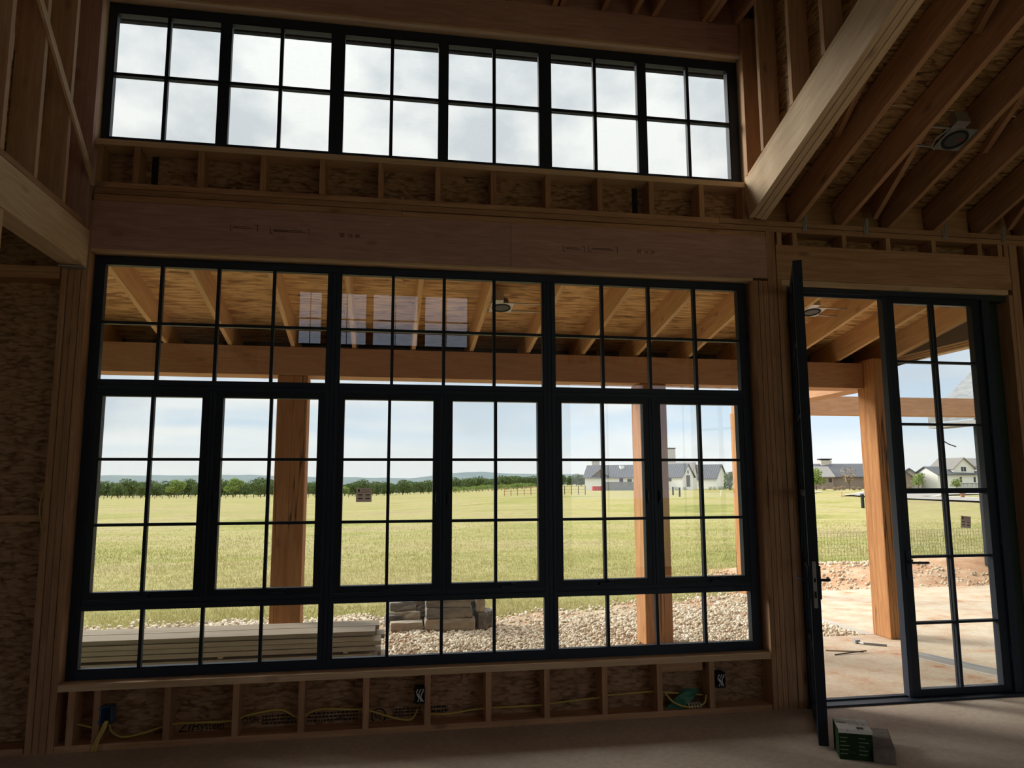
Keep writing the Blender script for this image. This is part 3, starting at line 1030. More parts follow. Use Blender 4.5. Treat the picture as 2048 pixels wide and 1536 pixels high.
# diagonal boards lying in the bays
for p, q_, off, dep in (((5.69, -0.05), (5.435, -1.08), 0.08, 0.15), ((4.965, -0.70), (4.745, -1.75), 0.185, 0.05), ((5.36, -1.53), (5.05, -2.75), 0.185, 0.05),
                       ((6.17, -0.66), (5.84, -1.85), 0.185, 0.05), ((6.90, -0.06), (6.66, -0.72), 0.05, 0.18)):
    member('diagonal_blocking', (p[0], p[1], zbot(p[1]) + off + dep / 2), (q_[0], q_[1], zbot(q_[1]) + off + dep / 2), 0.036, dep, M['stud'], ceil)

# dormer ceiling
cd = empty('ceiling_dormer', (2.3, -1.0, 5.165))
struct(cd, 'flat dormer ceiling of dark joists and strand board', 'ceiling')
for x in (0.0, 0.4, 0.8, 1.2, 1.6, 2.0, 2.36, 2.75, 3.10, 3.155, 3.483, 3.73, 3.889, 4.30, 4.345, 4.565):
    hbox('joist', x - 0.019, x + 0.019, -7.0, -0.06, 5.170 + 0.0, 5.40, M['stud'], cd, 'y')
hbox('joist_blocking', -0.04, 4.60, -0.058, -0.02, 5.168, 5.40, M['lvl'], cd)
for y0, y1 in ((-7.3, -4.9), (-4.897, -2.45), (-2.447, 0.0)):
    hbox('deck_panel', -0.2, 4.75, y0, y1, 5.403, 5.42, M['osb'], cd)
hbox('eave_deck', -0.5, 5.0, 0.003, 0.62, 5.403, 5.42, M['osb'], cd)
hbox('fascia', -0.5, 5.0, 0.50, 0.54, 5.085, 5.40, M['dark_post'], cd)
hbox('fascia', -0.5, 5.0, 0.545, 0.565, 5.115, 5.40, M['soffit'], cd)
MB().box(-0.5, 5.0, 0.066, 0.50, 5.10, 5.11).build('soffit', M['dark_post'], cd)

# left flat ceiling, side and rear walls
cl_ = empty('ceiling_left', (-3, -3.5, 3.25))
struct(cl_, 'dark flat ceiling beyond the level beam', 'ceiling')
hbox('deck_panel', -6, -0.2, -7.3, 0.05, 3.27, 3.29, M['osb'], cl_)
for k in range(17):
    y = -0.25 - k * 0.4
    hbox('joist', -5.95, -0.2, y - 0.019, y + 0.019, 3.235, 3.268, M['stud'], cl_)
ws = empty('wall_far_left', (-6, -3.5, 0))
struct(ws, 'pale boarded side wall of the far left bay', 'wall')
hbox('wall_board', -6.02, -6.0, -7.3, 0.06, 0, 3.6, M['bounce_board'], ws, 'y')
ws = empty('wall_far_right', (9.5, -3.5, 0))
struct(ws, 'pale boarded side wall of the far right bay', 'wall')
hbox('wall_board', 9.5, 9.52, -7.3, 0.06, 0, 5.3, M['bounce_board'], ws, 'y')

wb = empty('wall_back', (2, -7.2, 0))
struct(wb, 'pale boarded wall behind the viewer with a clerestory and tall windows added for room light', 'wall')
BY = -7.2
OPEN = [(0.42, 3.27, 3.83, 4.76), (-5.7, -3.2, 0.1, 3.1), (5.0, 9.2, 0.1, 3.3)]  # clerestory known from its reflection; tall openings added to light the room
xs = sorted(set([-6.0, 9.5] + [v for o_ in OPEN for v in o_[:2]]))
for i in range(len(xs) - 1):
    a, b = xs[i], xs[i + 1]
    zz, lo = [], 0.0
    for o_ in sorted(OPEN, key=lambda q: q[2]):
        if o_[0] <= a and o_[1] >= b:
            zz.append((lo, o_[2]))
            lo = o_[3]
    zz.append((lo, 5.5))
    for z0, z1 in zz:
        hbox('wall_board', a, b, BY - 0.015, BY, z0, z1, M['bounce_board'], wb)
for wi, (units, z0, z1) in enumerate((([(0.42, 0.835), (0.875, 1.565), (1.625, 2.42), (2.49, 3.27)], 3.83, 4.76), ([(-5.7, -4.45), (-4.45, -3.2)], 0.1, 3.1), ([(5.0, 6.4), (6.4, 7.8), (7.8, 9.2)], 0.1, 3.3))):
    wv = empty('window_%d' % (wi + 3), ((units[0][0] + units[-1][1]) / 2, BY, z0))
    struct(wv, 'black framed window in the unseen wall behind the viewer', 'window')
    for a, b in units:
        mb = MB()
        frame_rect(mb, a, b, z0, z1, 0.03, BY - 0.02, BY + 0.05)
        if wi:
            mb.box((a + b) / 2 - 0.012, (a + b) / 2 + 0.012, BY - 0.01, BY + 0.02, z0 + 0.03, z1 - 0.03)
        else:
            mb.box((a + b) / 2 - 0.006, (a + b) / 2 + 0.006, BY - 0.01, BY + 0.02, z0 + 0.03, z1 - 0.03)
            mb.box(a + 0.03, b - 0.03, BY - 0.01, BY + 0.02, 4.275, 4.297)
        mb.build('window_frame', M['black'], wv)
        MB().box(a + 0.02, b - 0.02, BY + 0.022, BY + 0.027, z0 + 0.02, z1 - 0.02).build('pane', M['glass'], wv)
    for (a, b), (c, d) in zip(units[:-1], units[1:]):
        if c - b > 0.005:
            hbox('mullion_post', b, c, BY - 0.01, BY + 0.04, z0, z1, M['stud'], wv, 'z')


# ================================================================== small things inside
def cable(pts, label, r=0.0065, mat='cable', name='electrical_cable'):
    # smooth the path (Catmull-Rom)
    P_ = [Vector(p) for p in pts]
    out = []
    for i in range(len(P_) - 1):
        a, b, c, d = P_[max(i - 1, 0)], P_[i], P_[i + 1], P_[min(i + 2, len(P_) - 1)]
        for k in range(5):
            t = k / 5
            out.append(0.5 * ((2 * b) + (c - a) * t + (2 * a - 5 * b + 4 * c - d) * t * t + (3 * b - a - 3 * c + d) * t ** 3))
    out.append(P_[-1])
    o = MB().tube(out, r, 6).build(name, M[mat], smooth=True)
    return tag(o, label, 'cable', 'cables in the low stud wall')


def yz(pts, y=-0.02):
    return [(x, y, z) for x, z in pts]


cable(yz([(0.03, 0.15), (0.11, 0.13), (0.18, 0.11)]), 'short yellow cable left of the blue box under the window')
cable(yz([(0.26, 0.13), (0.275, 0.085), (0.34, 0.05), (0.45, 0.065), (0.58, 0.10), (0.64, 0.11), (0.79, 0.11), (0.98, 0.11), (1.08, 0.14), (1.27, 0.16), (1.38, 0.11), (1.51, 0.15), (1.7, 0.14), (1.81, 0.13), (1.96, 0.08), (2.09, 0.055), (2.14, 0.12)]),
      'long yellow cable sagging through the studs between the two left boxes')
cable(yz([(2.16, 0.12), (2.22, 0.085), (2.35, 0.08), (2.57, 0.10), (2.96, 0.10), (3.06, 0.11), (3.38, 0.13), (3.43, 0.14), (3.77, 0.15), (3.84, 0.14), (4.12, 0.11)]),
      'yellow cable running from the middle box to the green bag')
cable([(0.262, -0.095, 0.17), (0.245, -0.11, 0.12), (0.22, -0.115, 0.06), (0.205, -0.12, 0.008)], 'pair of yellow cables hanging from the blue box to the floor, left strand', 0.008)
cable([(0.272, -0.095, 0.17), (0.258, -0.112, 0.12), (0.236, -0.12, 0.07), (0.222, -0.125, 0.008)], 'pair of yellow cables hanging from the blue box to the floor, right strand', 0.008)
cable([(3.82, -0.06, 0.16), (3.88, -0.08, 0.09), (3.98, -0.085, 0.055), (4.10, -0.075, 0.065), (4.13, -0.06, 0.12)], 'yellow cable looped over the green bag')


def box_outlet(x, z, label, mat, wires=True):
    r = empty('outlet_box', (x, YI, z - 0.05))
    tag(r, label, 'electrical box', 'electrical boxes in the low stud wall')
    mb = MB()
    w, h = 0.032, 0.05
    mb.box(x - w, x + w, YI + 0.055, YI + 0.06, z - h, z + h)
    for a, b, c, d in ((x - w, x - w + 0.004, z - h, z + h), (x + w - 0.004, x + w, z - h, z + h), (x - w, x + w, z - h, z - h + 0.004), (x - w, x + w, z + h - 0.004, z + h)):
        mb.box(a, b, YI - 0.012, YI + 0.06, c, d)
    mb.build('box_body', M[mat], r)
    for dz in (0.03, -0.045):
        MB().box(x - 0.045, x - w, YI - 0.008, YI - 0.004, z + dz, z + dz + 0.015).build('mounting_ear', M[mat], r)
    if wires:
        mb = MB()
        for k in range(3):
            pts = [(x + (k - 1) * 0.014 + 0.008 * math.sin(j * 1.3 + k), YI - 0.004 - 0.006 * (j % 3), z - 0.04 + 0.016 * j) for j in range(6)]
            mb.tube(pts, 0.004, 5)
        mb.build('folded_wires', M['white'], r)
    return r


box_outlet(0.262, 0.203, 'blue plastic electrical box on the stud at the left end under the window', 'bluebox', False)
box_outlet(2.147, 0.225, 'dark electrical box with folded white wires in the middle under the window', 'dark_post')
box_outlet(4.225, 0.222, 'dark electrical box with folded white wires near the right stud bundle', 'dark_post')

# green bag and coil of wire between the last studs
g = empty('plastic_bag', (3.96, -0.02, 0.038))
tag(g, 'crumpled green plastic bag with a coil between the right studs', 'bag')
vb, fb = [], []
for i in range(9):
    for j in range(12):
        a, t = j / 12 * 2 * math.pi, i / 8
        rr = math.sin(math.pi * min(max(t, 0.06), 0.94)) * (1 + 0.25 * math.sin(3 * a + 5 * t) + random.uniform(-0.12, 0.12))
        vb.append((3.97 + (t - 0.5) * 0.24, -0.03 + 0.045 * rr * math.cos(a), 0.095 + 0.05 * rr * math.sin(a) + 0.10 * (t - 0.5)))
for i in range(8):
    for j in range(12):
        fb.append((i * 12 + j, i * 12 + (j + 1) % 12, (i + 1) * 12 + (j + 1) % 12, (i + 1) * 12 + j))
mb = MB()
mb.v, mb.f = vb, fb
mb.build('bag', M['greenbag'], g)
mb = MB()
mb.tube([(3.98 + 0.02 * t / 6, -0.075 + 0.018 * math.cos(t), 0.06 + 0.018 * math.sin(t)) for t in [k * 0.7 for k in range(46)]], 0.003, 5)
mb.build('wire_coil', M['white'], g)

# thin wire on the far right stud bay
cable([(6.99, -0.10, 3.42), (7.02, -0.11, 3.30), (7.06, -0.11, 3.15), (7.07, -0.11, 2.9), (7.06, -0.10, 2.4)], 'thin white wire dangling right of the door header', 0.004, 'white')
cable([(-0.20, -0.03, 1.60), (-0.215, -0.05, 1.45), (-0.195, -0.05, 1.32), (-0.20, -0.03, 1.22)], 'yellow cable stub behind the left stud bundle', 0.006)

# green carton against the open door
bxr = empty('tile_carton', (4.645, -0.945, 0), math.radians(-24))
tag(bxr, 'green carton with a torn white label on top, propping the open door', 'box')
MB().box(-0.09, 0.09, -0.10, 0.10, 0.0, 0.165).build('carton', M['cardgreen'], bxr, False)
MB().box(-0.091, 0.03, -0.101, 0.101, 0.1652, 0.1672).box(0.032, 0.091, -0.101, 0.101, 0.1652, 0.1668).box(-0.0915, 0.0915, -0.1025, -0.1005, 0.145, 0.167).build('top_label', M['paper'], bxr, False)
mb = MB()
r_ = random.Random(3)
for k in range(5):
    for a, b in ((-0.085, -0.02), (0.015, 0.075)):
        mb.box(a, a + (b - a) * r_.uniform(0.5, 1), -0.1012, -0.1004, 0.03 + k * 0.022, 0.034 + k * 0.022)
mb.build('printed_lines', plain('pale_print', (0.22, 0.30, 0.18), 0.8), bxr, False)['kind'] = 'stuff'
MB().box(0.012, 0.05, -0.09, -0.05, 0.1676, 0.1682).box(-0.08, -0.03, 0.02, 0.03, 0.1676, 0.1682).build('torn_print', M['ink'], bxr, False)['kind'] = 'stuff'
# grey concrete block
blk = MB().prism([(-0.058, -0.195), (0.058, -0.195), (0.058, 0.195), (-0.058, 0.195)], 'z', 0.0, 0.082).build('concrete_block', M['cmu'])
me = blk.data
blk.location = (4.822, -0.955, 0)
blk.rotation_euler = (0, 0, math.radians(-30.5))
bv = blk.modifiers.new('bevel', 'BEVEL')
bv.width = 0.006
bv.segments = 2
tag(blk, 'long grey concrete block lying beside the green carton', 'block')


# recessed light housings
M['can'] = plain('can_interior', (0.07, 0.075, 0.08), 0.6)
M['dullzinc'] = plain('dull_zinc', (0.22, 0.22, 0.215), 0.6)
def can_light(loc, rotx, label, bars, flip=1, plate='white'):
    r = empty('recessed_light', loc)
    r.rotation_euler = (rotx, 0, 0)
    tag(r, label, 'light')
    mb = MB().box(-0.10, 0.10, -0.10, 0.10, 0.0, 0.004)
    mb.build('mounting_plate', M[plate], r, False)
    ring = MB()
    n = 24
    for i in range(n):
        a0 = 2 * math.pi * i / n
        for rr, z in ((0.085, -0.008), (0.068, -0.008), (0.068, 0.0), (0.085, 0.0)):
            ring.v.append((rr * math.cos(a0), rr * math.sin(a0), z))
    for i in range(n):
        for k in range(4):
            j = (i + 1) % n
            ring.f.append((i * 4 + k, j * 4 + k, j * 4 + (k + 1) % 4, i * 4 + (k + 1) % 4))
    ring.build('trim_ring', M['dark_post'], r, False)
    cn = MB().tube([(0, 0, -0.003), (0, 0, 0.07)], 0.068, 20)
    cn.build('can', M['can'], r, False)
    MB().box(-0.10, 0.0, -0.16 if flip > 0 else 0.10, -0.10 if flip > 0 else 0.16, 0.0, 0.09).build('junction_box', M['steel'], r, False)
    for y in (-0.085, 0.085):
        MB().box(bars[0], bars[1], y - 0.007, y + 0.007, 0.004, 0.012).build('hanger_bar', M['steel'], r, False)
    return r


PS = 0.19      # porch slope


def prz(y):
    return 2.895 + PS * (2.12 - y)


can_light((2.90, 1.28, prz(1.28) + 0.09), -math.atan(PS), 'white recessed light housing under the porch seen through the middle transom', (-0.13, 0.38))
can_light((5.86, 1.15, prz(1.15) + 0.10), -math.atan(PS), 'white recessed light housing under the porch seen through the open door', (-0.22, 0.34))
il = can_light((5.672, -0.95, zbot(-0.95) + 0.02), -math.atan(SL), 'dark recessed light housing between the indoor rafters, upper right', (-0.255, 0.108), 1, 'dullzinc')
o = MB().tube([(0.0, -0.02, -0.01), (0.01, -0.04, -0.05), (0.0, -0.055, -0.06)], 0.004, 5).build('red_wire', M['red'], il, False)
MB().tube([(-0.08, 0.1, 0.0), (-0.13, 0.07, -0.015), (-0.15, 0.0, -0.01), (-0.11, -0.08, 0.0)], 0.006, 6).build('conduit', M['steel'], il, False)

# ================================================================== porch
slab = MB()
slab.box(-3.5, 7.05, SH, 2.22, -0.35, -0.03)
slab.box(7.05, 14, SH, 5.2, -0.35, -0.03)
slab = struct(slab.build('patio_slab', M['slab']), 'dusty concrete patio slab stained with red dirt', 'patio')
kb = MB().prism([(6.98, 2.222), (7.048, 2.222), (7.048, 5.2), (6.98, 5.2)], 'z', -0.3, -0.028).build('slab_edge', M['curb'], slab)


def post(x0, x1, y0, y1, z0, z1, label):
    o = hbox('timber_post', x0, x1, y0, y1, z0, z1, M['cedar'], None, 'z')
    bv = o.modifiers.new('bevel', 'BEVEL')
    bv.width = 0.012
    bv.segments = 2
    return tag(o, label, 'post', 'porch posts')


post(0.87, 1.15, 2.12, 2.40, -0.03, 2.61, 'rough brown timber post behind the lumber stack')
post(4.48, 4.77, 2.12, 2.40, -0.03, 2.597, 'timber post between the gravel and the fifth casement')
post(7.05, 7.34, 1.95, 2.24, -0.03, 2.90, 'thick cracked orange timber post seen through the open door')
post(7.03, 7.31, 5.02, 5.30, -0.05, 2.60, 'far slender-looking timber post at the edge of the last casement')


def beam(p0, p1, w, h, label):
    return tag(member('timber_beam', p0, p1, w, h, M['beamred'], None), label, 'beam')


beam((-3.5, 2.26, 2.765), (7.045, 2.26, 2.728), 0.28, 0.275, 'long reddish beam on the posts across the transom windows')
beam((7.19, 2.25, 2.735), (7.19, 5.3, 2.735), 0.26, 0.265, 'pale beam running back from the thick post to the far post')
beam((7.33, 5.16, 2.72), (11.6, 5.16, 2.72), 0.26, 0.275, 'reddish far beam crossing behind the closed door glass')

pr = empty('porch_roof', (2.0, 1.3, 3.0))
tag(pr, 'porch roof of pale rafters and strand board seen through the transoms', 'roof')
for k in range(14):
    x = -0.73 + 0.577 * k
    if x > 7.4:
        break
    t0, t1 = 0.07, 2.66
    member('rafter', (x, t0, prz(t0) + 0.12), (x, t1, prz(t1) + 0.12), 0.038, 0.235, M['porch'], pr)
member('rafter', (7.36, 0.07, prz(0.07) + 0.12), (7.36, 2.66, prz(2.66) + 0.12), 0.076, 0.235, M['porch'], pr)
for x in (-1.307, -1.884, -2.461, -3.04):
    member('rafter', (x, 0.07, prz(0.07) + 0.12), (x, 2.66, prz(2.66) + 0.12), 0.038, 0.235, M['porch'], pr)
rows = [0.066, 0.60, 1.82, 2.72]
for i in range(3):
    for a, b in ((-3.4, -0.95), (-0.948, 1.49), (1.492, 3.93), (3.932, 6.37), (6.372, 7.46)):
        y0, y1 = rows[i], rows[i + 1] - 0.004
        dx = 0.61 if i % 2 else 0.0
        ym = (y0 + y1) / 2
        member('deck_panel', (a, ym, prz(ym) + 0.246), (b, ym, prz(ym) + 0.246), (y1 - y0) / math.cos(math.atan(PS)), 0.012, M['osb_porch'], pr, (0, PS, 1))
hbox('sub_fascia', -3.4, 7.46, 2.665, 2.705, prz(2.68) - 0.02, prz(2.68) + 0.235, M['dark_post'], pr)
MB().box(-3.4, 7.40, 2.405, 2.66, prz(2.66) - 0.03, prz(2.66) - 0.02).build('soffit', M['dark_post'], pr)
hbox('ledger', -3.4, 7.4, 0.0635, 0.0675, prz(0.1) - 0.02, prz(0.1) + 0.24, M['porch'], pr)
for k, (z, w) in enumerate(((2.862, 0.10), (2.885, 0.14), (2.910, 0.18))):
    hbox('rake_board', 7.40, 7.40 + w, 0.1, 2.62, z, z + 0.018, M['pale'] if k % 2 == 0 else M['porch'], pr, 'y')
MB().prism([(0.07, 2.935), (2.62, 2.80), (2.62, prz(2.62) + 0.02), (0.07, prz(0.07) + 0.02)], 'x', 7.402, 7.412).build('rake_panel', M['bark'], pr)
roofing = MB()
roofing.v = [(-3.5, 0.0, prz(0) + 0.258), (7.7, 0.0, prz(0) + 0.258), (7.7, 2.78, prz(2.78) + 0.258), (-3.5, 2.78, prz(2.78) + 0.258),
             (-3.5, 0.0, prz(0) + 0.275), (7.7, 0.0, prz(0) + 0.275), (7.7, 2.78, prz(2.78) + 0.275), (-3.5, 2.78, prz(2.78) + 0.275)]
roofing.f = [(0, 3, 2, 1), (4, 5, 6, 7), (0, 1, 5, 4), (1, 2, 6, 5), (2, 3, 7, 6), (3, 0, 4, 7)]
roofing.build('roofing', M['metal_roof'], pr)

# ---- lumber stack under the left part of the window
names = ['bottom', 'second', 'third', 'fourth', 'fifth', 'sixth', 'seventh', 'eighth', 'topmost']
zc = -0.03
for lev in range(9):
    th = 0.040
    if lev == 5:
        for k, x in enumerate((-1.6, -0.5, 0.6, 1.6)):
            o = hbox('sticker_strip', x - 0.02, x + 0.02, 1.44, 1.93, zc, zc + 0.018, M['pale'], None, 'y')
            tag(o, 'thin spacer strip in the lumber stack, %s from its left end' % ['first', 'second', 'third', 'last'][k], 'spacer', 'spacer strips in the lumber stack')
        zc += 0.018
    off = [0.02, -0.01, 0.04, 0.0, -0.05, -0.02, 0.03, -0.04, -0.02][lev]
    for side, (y0, y1) in enumerate(((1.43, 1.685), (1.69, 1.945))):
        x1 = 1.86 + off + (0.03 if side else 0)
        o = hbox('lumber_board', -2.6 + off, x1, y0 + random.uniform(-0.014, 0.014), y1, zc, zc + th - 0.005, M['grey_board'], None, 'x')
        tag(o, '%s board of the %s row in the stack of lumber outside' % (names[lev], 'near' if side == 0 else 'far'), 'board', 'boards in the lumber stack')
    zc += th


# ---- stones
def rock(name, cx, cy, z0, sx, sy, sz, mat, rz=0.0, seed=0, rough=0.10):
    r = random.Random(seed)
    N = 4
    idx, v, f = {}, [], []

    def vid(i, j, k):
        key = (i, j, k)
        if key not in idx:
            idx[key] = len(v)
            p = [(i / N - 0.5), (j / N - 0.5), (k / N)]
            c = sum(1 for q_, e in ((i, (0, N)), (j, (0, N)), (k, (0, N))) if q_ in e)
            sh = 1 - (0.02 if c == 2 else 0.06 if c == 3 else 0)
            jit = rough * 0.35
            v.append((p[0] * sx * sh + r.uniform(-1, 1) * jit * 0.12, p[1] * sy * sh + r.uniform(-1, 1) * jit * sy * 0.9,
                      max(0.0, (p[2] - 0.5) * sh + 0.5) * sz + (r.uniform(-1, 1) * 0.006 if 0 < k else 0)))
        return idx[key]
    for a in range(N):
        for b in range(N):
            f.append((vid(a, b, 0), vid(a, b + 1, 0), vid(a + 1, b + 1, 0), vid(a + 1, b, 0)))
            f.append((vid(a, b, N), vid(a + 1, b, N), vid(a + 1, b + 1, N), vid(a, b + 1, N)))
            f.append((vid(a, 0, b), vid(a + 1, 0, b), vid(a + 1, 0, b + 1), vid(a, 0, b + 1)))
            f.append((vid(a, N, b), vid(a, N, b + 1), vid(a + 1, N, b + 1), vid(a + 1, N, b)))
            f.append((vid(0, a, b), vid(0, a, b + 1), vid(0, a + 1, b + 1), vid(0, a + 1, b)))
            f.append((vid(N, a, b), vid(N, a + 1, b), vid(N, a + 1, b + 1), vid(N, a, b + 1)))
    mb = MB()
    mb.v, mb.f = v, f
    o = mb.build(name, mat)
    o.location = (cx, cy, z0)
    o.rotation_euler = (0, 0, rz)
    return o


GZ = -0.045
ST = [  # cx, cy, z, sx, sy, sz, mat, rz, label
    (2.16, 3.42, 0.00, 0.36, 0.16, 0.10, 'stone_tan', 0.06, 'low tan stone lying at the front left foot of the stone pile'),
    (2.28, 3.66, 0.0, 0.55, 0.22, 0.09, 'stone', 0.0, 'dark base stone at the back left of the stone pile'),
    (2.64, 3.40, 0.0, 0.56, 0.24, 0.135, 'stone_tan', -0.02, 'large bottom stone at the front of the stone pile'),
    (2.63, 3.41, 0.136, 0.52, 0.22, 0.115, 'stone', 0.02, 'middle stone of the front stack in the stone pile'),
    (2.62, 3.42, 0.252, 0.50, 0.22, 0.115, 'stone', -0.02, 'dark top stone of the front stack in the stone pile'),
    (2.80, 3.68, 0.0, 0.50, 0.22, 0.12, 'stone', 0.03, 'bottom stone of the back stack in the stone pile'),
    (2.82, 3.68, 0.121, 0.50, 0.22, 0.12, 'stone', -0.03, 'middle stone of the back stack in the stone pile'),
    (2.80, 3.68, 0.242, 0.48, 0.22, 0.11, 'stone', 0.02, 'top stone of the back stack in the stone pile'),
    (2.03, 3.62, 0.0, 0.18, 0.22, 0.15, 'stone', 0.2, 'small upright stone at the left end of the stone pile'),
    (2.18, 3.62, 0.091, 0.30, 0.18, 0.09, 'stone_tan', -0.15, 'tan slanting slab on the left of the stone pile'),
    (2.12, 3.70, 0.182, 0.30, 0.22, 0.10, 'stone', 0.1, 'dark stone at the top left of the stone pile'),
    (2.40, 3.70, 0.091, 0.24, 0.22, 0.14, 'stone', 0.0, 'blocky stone in the hollow of the stone pile'),
    (2.38, 3.72, 0.233, 0.28, 0.2, 0.11, 'stone', 0.05, 'dark stone over the hollow of the stone pile'),
    (3.00, 3.45, 0.0, 0.12, 0.26, 0.19, 'stone', 0.12, 'narrow stone on end at the right of the stone pile'),
    (2.99, 3.45, 0.192, 0.10, 0.24, 0.15, 'stone_tan', -0.06, 'narrow tan stone on top at the right of the stone pile'),
    (3.10, 3.62, 0.0, 0.10, 0.24, 0.17, 'stone', 0.2, 'leaning slab at the far right of the stone pile'),
]
for i, (cx, cy, z, sx, sy, sz, mt, rz, lab) in enumerate(ST):
    tag(rock('stone_block', cx, cy, GZ + z, sx, sy, sz, M[mt], rz, i), lab, 'stone', 'stacked ledge stones')

# ---- things lying on the slab
o = MB().tube([(6.10, 1.62, -0.024), (6.42, 1.50, -0.024)], 0.006, 6).build('wood_stick', M['grey_board'])
tag(o, 'thin dark stick lying across another on the slab', 'stick')
o = MB().tube([(6.08, 1.44, -0.024), (6.44, 1.485, -0.013)], 0.006, 6).build('wood_stick', M['bark'])
tag(o, 'thin stick lying level on the slab outside the door', 'stick')
o = MB().tube([(6.60, 1.86, -0.02), (6.63, 1.80, -0.02), (6.80, 1.68, -0.02)], 0.012, 6)
o.box(6.575, 6.63, 1.85, 1.90, -0.03, 0.005)
tag(o.build('scrap_fitting', M['steel']), 'small grey scrap fitting lying near the thick post', 'scrap')
mt_ = empty('metal_track', (6.95, 0.75, -0.03))
tag(mt_, 'pale metal track lying on the slab behind the closed door glass', 'metal track')
member('web', (6.78, 1.25, -0.026), (7.12, 0.12, -0.026), 0.09, 0.006, M['white'], mt_)
member('flange', (6.74, 1.24, -0.01), (7.08, 0.11, -0.01), 0.004, 0.038, M['steel'], mt_)
member('flange', (6.825, 1.265, -0.01), (7.165, 0.135, -0.01), 0.004, 0.038, M['steel'], mt_)

# ================================================================== ground outdoors
def sm(t):
    t = np.clip(t, 0, 1)
    return t * t * (3 - 2 * t)


def ground_z(x, y):
    x, y = np.asarray(x, float), np.asarray(y, float)
    az = x / np.maximum(y, 1.0)
    sl = 0.0145 + (0.004 - 0.0145) * sm((az + 0.02) / 0.30)
    yy = np.maximum(0, y - 10)
    z = -0.05 - sl * yy
    amp = sm((y - 9) / 25) * np.exp(-np.maximum(y - 60, 0) / 60)
    z = z + amp * (0.16 * np.sin(x * 0.11 + y * 0.07) + 0.13 * np.sin(y * 0.16 - x * 0.05 + 1.3) + 0.06 * np.sin(x * 0.37 + y * 0.29))
    # gentle mound on the right, hollow to its left
    z = z + 0.25 * np.exp(-((x - 26) / 14) ** 2 - ((y - 48) / 16) ** 2)
    return z - np.where((y < 5.4) & (y > -60), 0.03, 0.0)


def axis_pts(lo, hi, near, n):
    t = np.linspace(-1, 1, n)
    s = np.sign(t) * (np.exp(np.abs(t) * 6) - 1) / (np.exp(6) - 1)
    return np.where(s < 0, near + s * (near - lo), near + s * (hi - near))


gx = axis_pts(-1400, 1800, 4, 150)
gy = np.concatenate([np.linspace(-60, 2, 12), 2 + (np.exp(np.linspace(0, 1, 150) * 6) - 1) / (np.exp(6) - 1) * 1600])
GX, GY = np.meshgrid(gx, gy)
GZm = ground_z(GX, GY)
nv = GX.size
verts = np.stack([GX.ravel(), GY.ravel(), GZm.ravel()], 1)
nr, nc = GX.shape
ii = np.arange(nr * nc).reshape(nr, nc)
quads = np.stack([ii[:-1, :-1], ii[:-1, 1:], ii[1:, 1:], ii[1:, :-1]], -1).reshape(-1, 4)


def np_mesh(name, verts, faces, mat, tint=None, smooth=False):
    me = bpy.data.meshes.new(name)
    k = faces.shape[1]
    me.vertices.add(len(verts))
    me.vertices.foreach_set('co', np.ascontiguousarray(verts, dtype=np.float32).ravel())
    me.loops.add(faces.size)
    me.loops.foreach_set('vertex_index', np.ascontiguousarray(faces, dtype=np.int32).ravel())
    me.polygons.add(len(faces))
    me.polygons.foreach_set('loop_start', np.arange(0, faces.size, k, dtype=np.int32))
    me.update(calc_edges=True)
    if smooth:
        me.polygons.foreach_set('use_smooth', np.ones(len(faces), bool))
    if tint is not None:
        at = me.attributes.new('tint', 'FLOAT', 'POINT')
        at.data.foreach_set('value', np.ascontiguousarray(tint, dtype=np.float32))
    me.materials.append(mat)
    return me


def np_obj(name, *a, **k):
    o = bpy.data.objects.new(name, np_mesh(name, *a, **k))
    col.objects.link(o)
    return o


ground = np_obj('ground', verts, quads, M['field'], smooth=True)
struct(ground, 'wide grassy field stretching from the house to the trees', 'field')

# gravel bed between slab and lawn
EX = [-6.0, -3.0, 1.5, 3.2, 4.0, 5.3, 6.2, 6.98]
EY = [4.5, 4.4, 4.35, 4.2, 4.5, 4.85, 5.1, 5.3]
nb = 60
bx_ = np.linspace(-6, 6.975, nb)
by_ = np.linspace(0, 1, 14)
ed = np.interp(bx_, EX, EY) + 0.12 * np.sin(bx_ * 5.1) + 0.07 * np.sin(bx_ * 13)
BX, T_ = np.meshgrid(bx_, by_)
BYm = 2.222 + T_ * (ed[None, :] - 2.222)
BZ = -0.055 + 0.012 * np.sin(BX * 3.3 + BYm * 2) + 0.05 * np.exp(-((BX - 6.5) / 0.5) ** 2 - ((BYm - 4.7) / 0.3) ** 2) - 0.06 * (T_ > 0.97)
ib = np.arange(BX.size).reshape(BX.shape)
bed = np_obj('gravel_bed', np.stack([BX.ravel(), BYm.ravel(), BZ.ravel()], 1), np.stack([ib[:-1, :-1], ib[:-1, 1:], ib[1:, 1:], ib[1:, :-1]], -1).reshape(-1, 4), M['gravel_bed'], smooth=True)
struct(bed, 'gravel bed between the porch slab and the lawn', 'gravel')


def scatter(shape_v, shape_f, pos, scale, rot, tints):
    n, k = len(pos), len(shape_v)
    c, s = np.cos(rot), np.sin(rot)
    v = shape_v[None] * scale[:, None, :]
    x = v[..., 0] * c[:, None] - v[..., 1] * s[:, None]
    y = v[..., 0] * s[:, None] + v[..., 1] * c[:, None]
    V = np.stack([x, y, v[..., 2]], -1) + pos[:, None, :]
    F = shape_f[None] + (np.arange(n) * k)[:, None, None]
    return V.reshape(-1, 3), F.reshape(-1, shape_f.shape[1]), np.repeat(tints, k)


